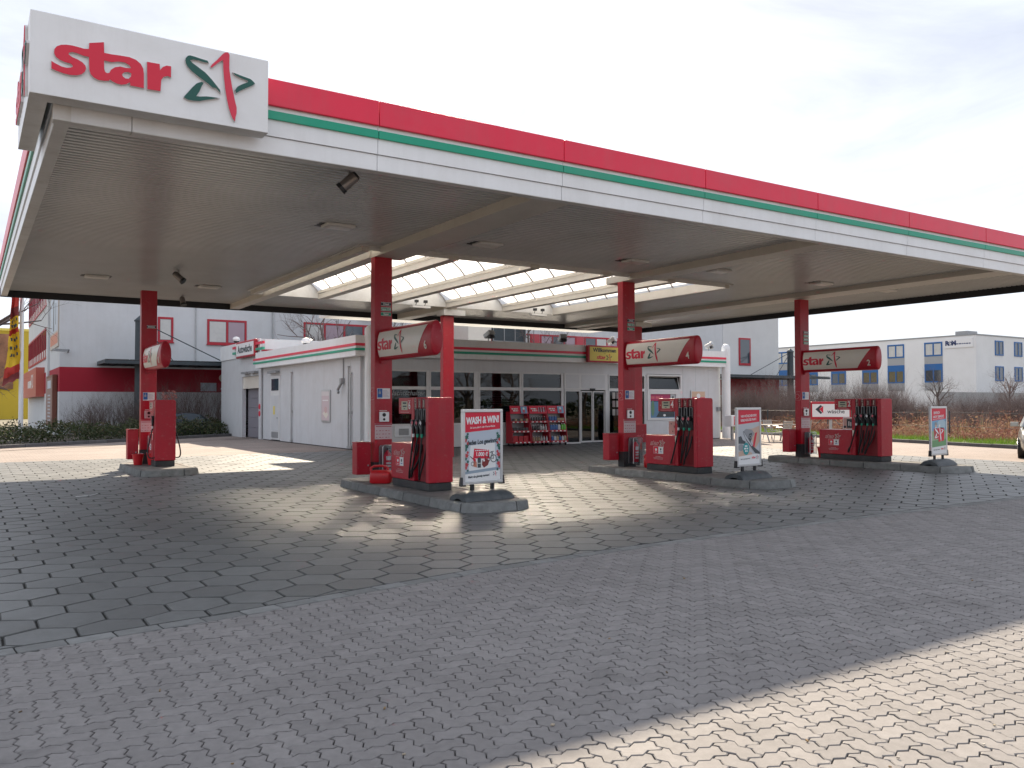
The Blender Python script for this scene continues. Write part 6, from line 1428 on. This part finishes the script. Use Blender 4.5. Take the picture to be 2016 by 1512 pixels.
# ------------------------------------------------------------------ cars
def car(loc, rz, label, paint, sc=1.0):
    t = thing('parked_car', label, 'car', loc, rz, 'parked cars'); t.scale = (sc,)*3
    st = [(-2.15,.30,.62,.62),(-2.08,.24,.80,.74),(-1.75,.22,.93,.82),(-1.0,.20,.96,.87),(0,.20,.95,.88),(1.0,.20,.93,.87),(1.6,.22,.86,.84),(2.0,.25,.74,.76),(2.15,.32,.58,.62)]
    rings = []
    for x,z0,z1,w_ in st: rings.append([(x,-w_*.92,z0),(x,-w_,z0+.12),(x,-w_,z1-.22),(x,-w_*.94,z1-.06),(x,-w_*.7,z1),(x,w_*.7,z1),(x,w_*.94,z1-.06),(x,w_,z1-.22),(x,w_,z0+.12),(x,w_*.92,z0)])
    b = B(); b.loft(rings); body = b.build('body', paint, t, keep=True, smooth=True, ang=40)
    gh = [(-1.75,.93,.70),(-1.25,1.36,.60),(-.6,1.45,.58),(.1,1.44,.58),(.55,1.36,.60),(1.15,.93,.72)]
    b = B(); b.loft([[(x,-.80 if i in(0,5) else -.79,.92),(x,-w_,z),(x,w_,z),(x,.80 if i in(0,5) else .79,.92)] for i,(x,z,w_) in enumerate(gh)]); b.build('glasshouse', FARWIN, t, keep=True, smooth=True, ang=30)
    b = B(); b.loft([[(x,-w_+.01,z),(x,-w_*.8,z+.025),(x,w_*.8,z+.025),(x,w_-.01,z)] for x,z,w_ in gh[1:5]]); b.build('roof', paint, t, keep=True, smooth=True)
    for s in (-1,1):
        b = B()
        for a,c in ((1,0),(4,5),(2,2)):
            p0 = Vector((gh[a][0],s*gh[a][2]*1.01,gh[a][1])); p1 = Vector((gh[c][0] if a!=c else gh[a][0]+.05,s*.815,.92)); b.tube([p0,p1],.035,6)
        b.build('pillar', paint, t, keep=True)
        b = B(); b.obox((.78,s*.98,1.0),(1,0,0),(0,1,0),(0,0,1),.06,.11,.07); b.build('mirror', paint, t, keep=True, bevel=.02)
        b = B(); b.obox((1.95,s*.60,.66),(1,-s*.35,0),(s*.35,1,0),(0,0,1),.06,.16,.07); b.build('headlight', ALU, t, keep=True, bevel=.02)
        b = B(); b.obox((-2.06,s*.62,.72),(1,s*.2,0),(-s*.2,1,0),(0,0,1),.05,.14,.09); b.build('taillight', REDP, t, keep=True, bevel=.02)
        for x in (-1.28,1.32):
            wo = bpy.data.objects.new('wheel',None); COL.objects.link(wo); wo.parent = t; wo.location = (x,s*.80,.31)
            b = B(); b.tube([(0,-.09,0),(0,-.10,0),(0,.10,0),(0,.09,0)],[.27,.31,.31,.27],22); b.build('tyre', RUB, wo, keep=True, smooth=True)
            b = B(); b.tube([(0,s*.085,0),(0,s*.112,0)],[.21,.19],16); 
            b.build('rim', ALU, wo, keep=True)
    b = B(); b.box(2.12,-.5,.36,2.17,.5,.56); b.build('grille', BLK, t, keep=True)
    b = B(); b.box(-2.17,-.26,.52,-2.13,.26,.63); b.build('number_plate', PRINTW, t, keep=True)
car((28.0,12.78,0),R(206),'silver car cut by the right picture edge', mat('silver_paint',(0.42,0.42,0.39),.3,metal=.7,coat=.5))
car((9.8,47.6,-.25),R(25),'dark car half hidden behind the left hedge', mat('dark_car_paint',(0.06,0.07,0.08),.3,metal=.4,coat=.5))
# small litter on the paving
b = B(); b.obox((1.75,17.0,.008),(1,.2,0),(-.2,1,0),(0,0,1),.10,.03,.002); b.obox((1.93,17.02,.02),(1,-.5,.3),(.5,1,0),(0,0,1),.08,.03,.002); tag(b.build('paper_scrap', PRINTW),'white scrap of paper on the hexagon paving at the left','paper')

# grit, leaf bits and butts scattered on the paving
b = B(); rng = random.Random(77)
for i in range(90):
    y = 2.2+20*rng.random()**2.2; x = y*rng.uniform(.0,2.0)
    if not inview(x,y,.2): continue
    a = rng.uniform(0,6.28); s_ = rng.uniform(.004,.013); b.obox((x,y,.006),(math.cos(a),math.sin(a),rng.uniform(-.2,.2)),(-math.sin(a),math.cos(a),0),(0,0,1),s_,s_*rng.uniform(.25,.8),.003,tint=rng.random())
stuff(b.build('litter_bits', leafmat('litter',[(0.5,0.48,0.42),(0.3,0.2,0.1),(0.12,0.09,0.06),(0.62,0.6,0.56)],.8,.1), tints=True),'tiny leaf bits and grit scattered on the paving','litter')

# trees, hedge and car added behind the viewer for the shop glass to reflect
for k,(x,y,H) in enumerate([(27,-16,7.5),(34,-19,8.5),(41,-15,7),(48,-18,9),(56,-16,8),(66,-20,9)]):
    src = [o for o in bpy.data.objects if o.name.startswith('bare_tree') and o.parent is None][k%4]
    dup(src,(x,y,-.05),k*1.1,['first','second','third','fourth','fifth','sixth'][k]+' tree added for the shop glass to mirror, counted from the left','trees added for the shop glass to mirror')
b = B(); rng = random.Random(9)
for i in range(9000):
    x = rng.uniform(16,90); y = -21-1.6*rng.random(); z = (2.2+1.3*noise.noise((x*.2,0,3)))*rng.random()**.6; s_ = rng.uniform(.10,.24); v = Vector((rng.gauss(0,1),rng.gauss(0,1),rng.gauss(0,1))).normalized(); u = v.cross(Vector((.3,.7,.2))).normalized(); q = v.cross(u); c = Vector((x,y,z)); b.add([c-u*s_,c+q*s_*.6,c+u*s_,c-q*s_*.6],[(0,1,2,3)],min(.99,max(0,rng.gauss(.3,.2))))
stuff(b.build('added_hedge', HEDGE, tints=True),'dark hedge added for the shop glass to mirror','hedge')
car((39,-3.5,0),R(4),'dark car added behind the viewer for the shop doors to mirror', MATS['dark_car_paint'])
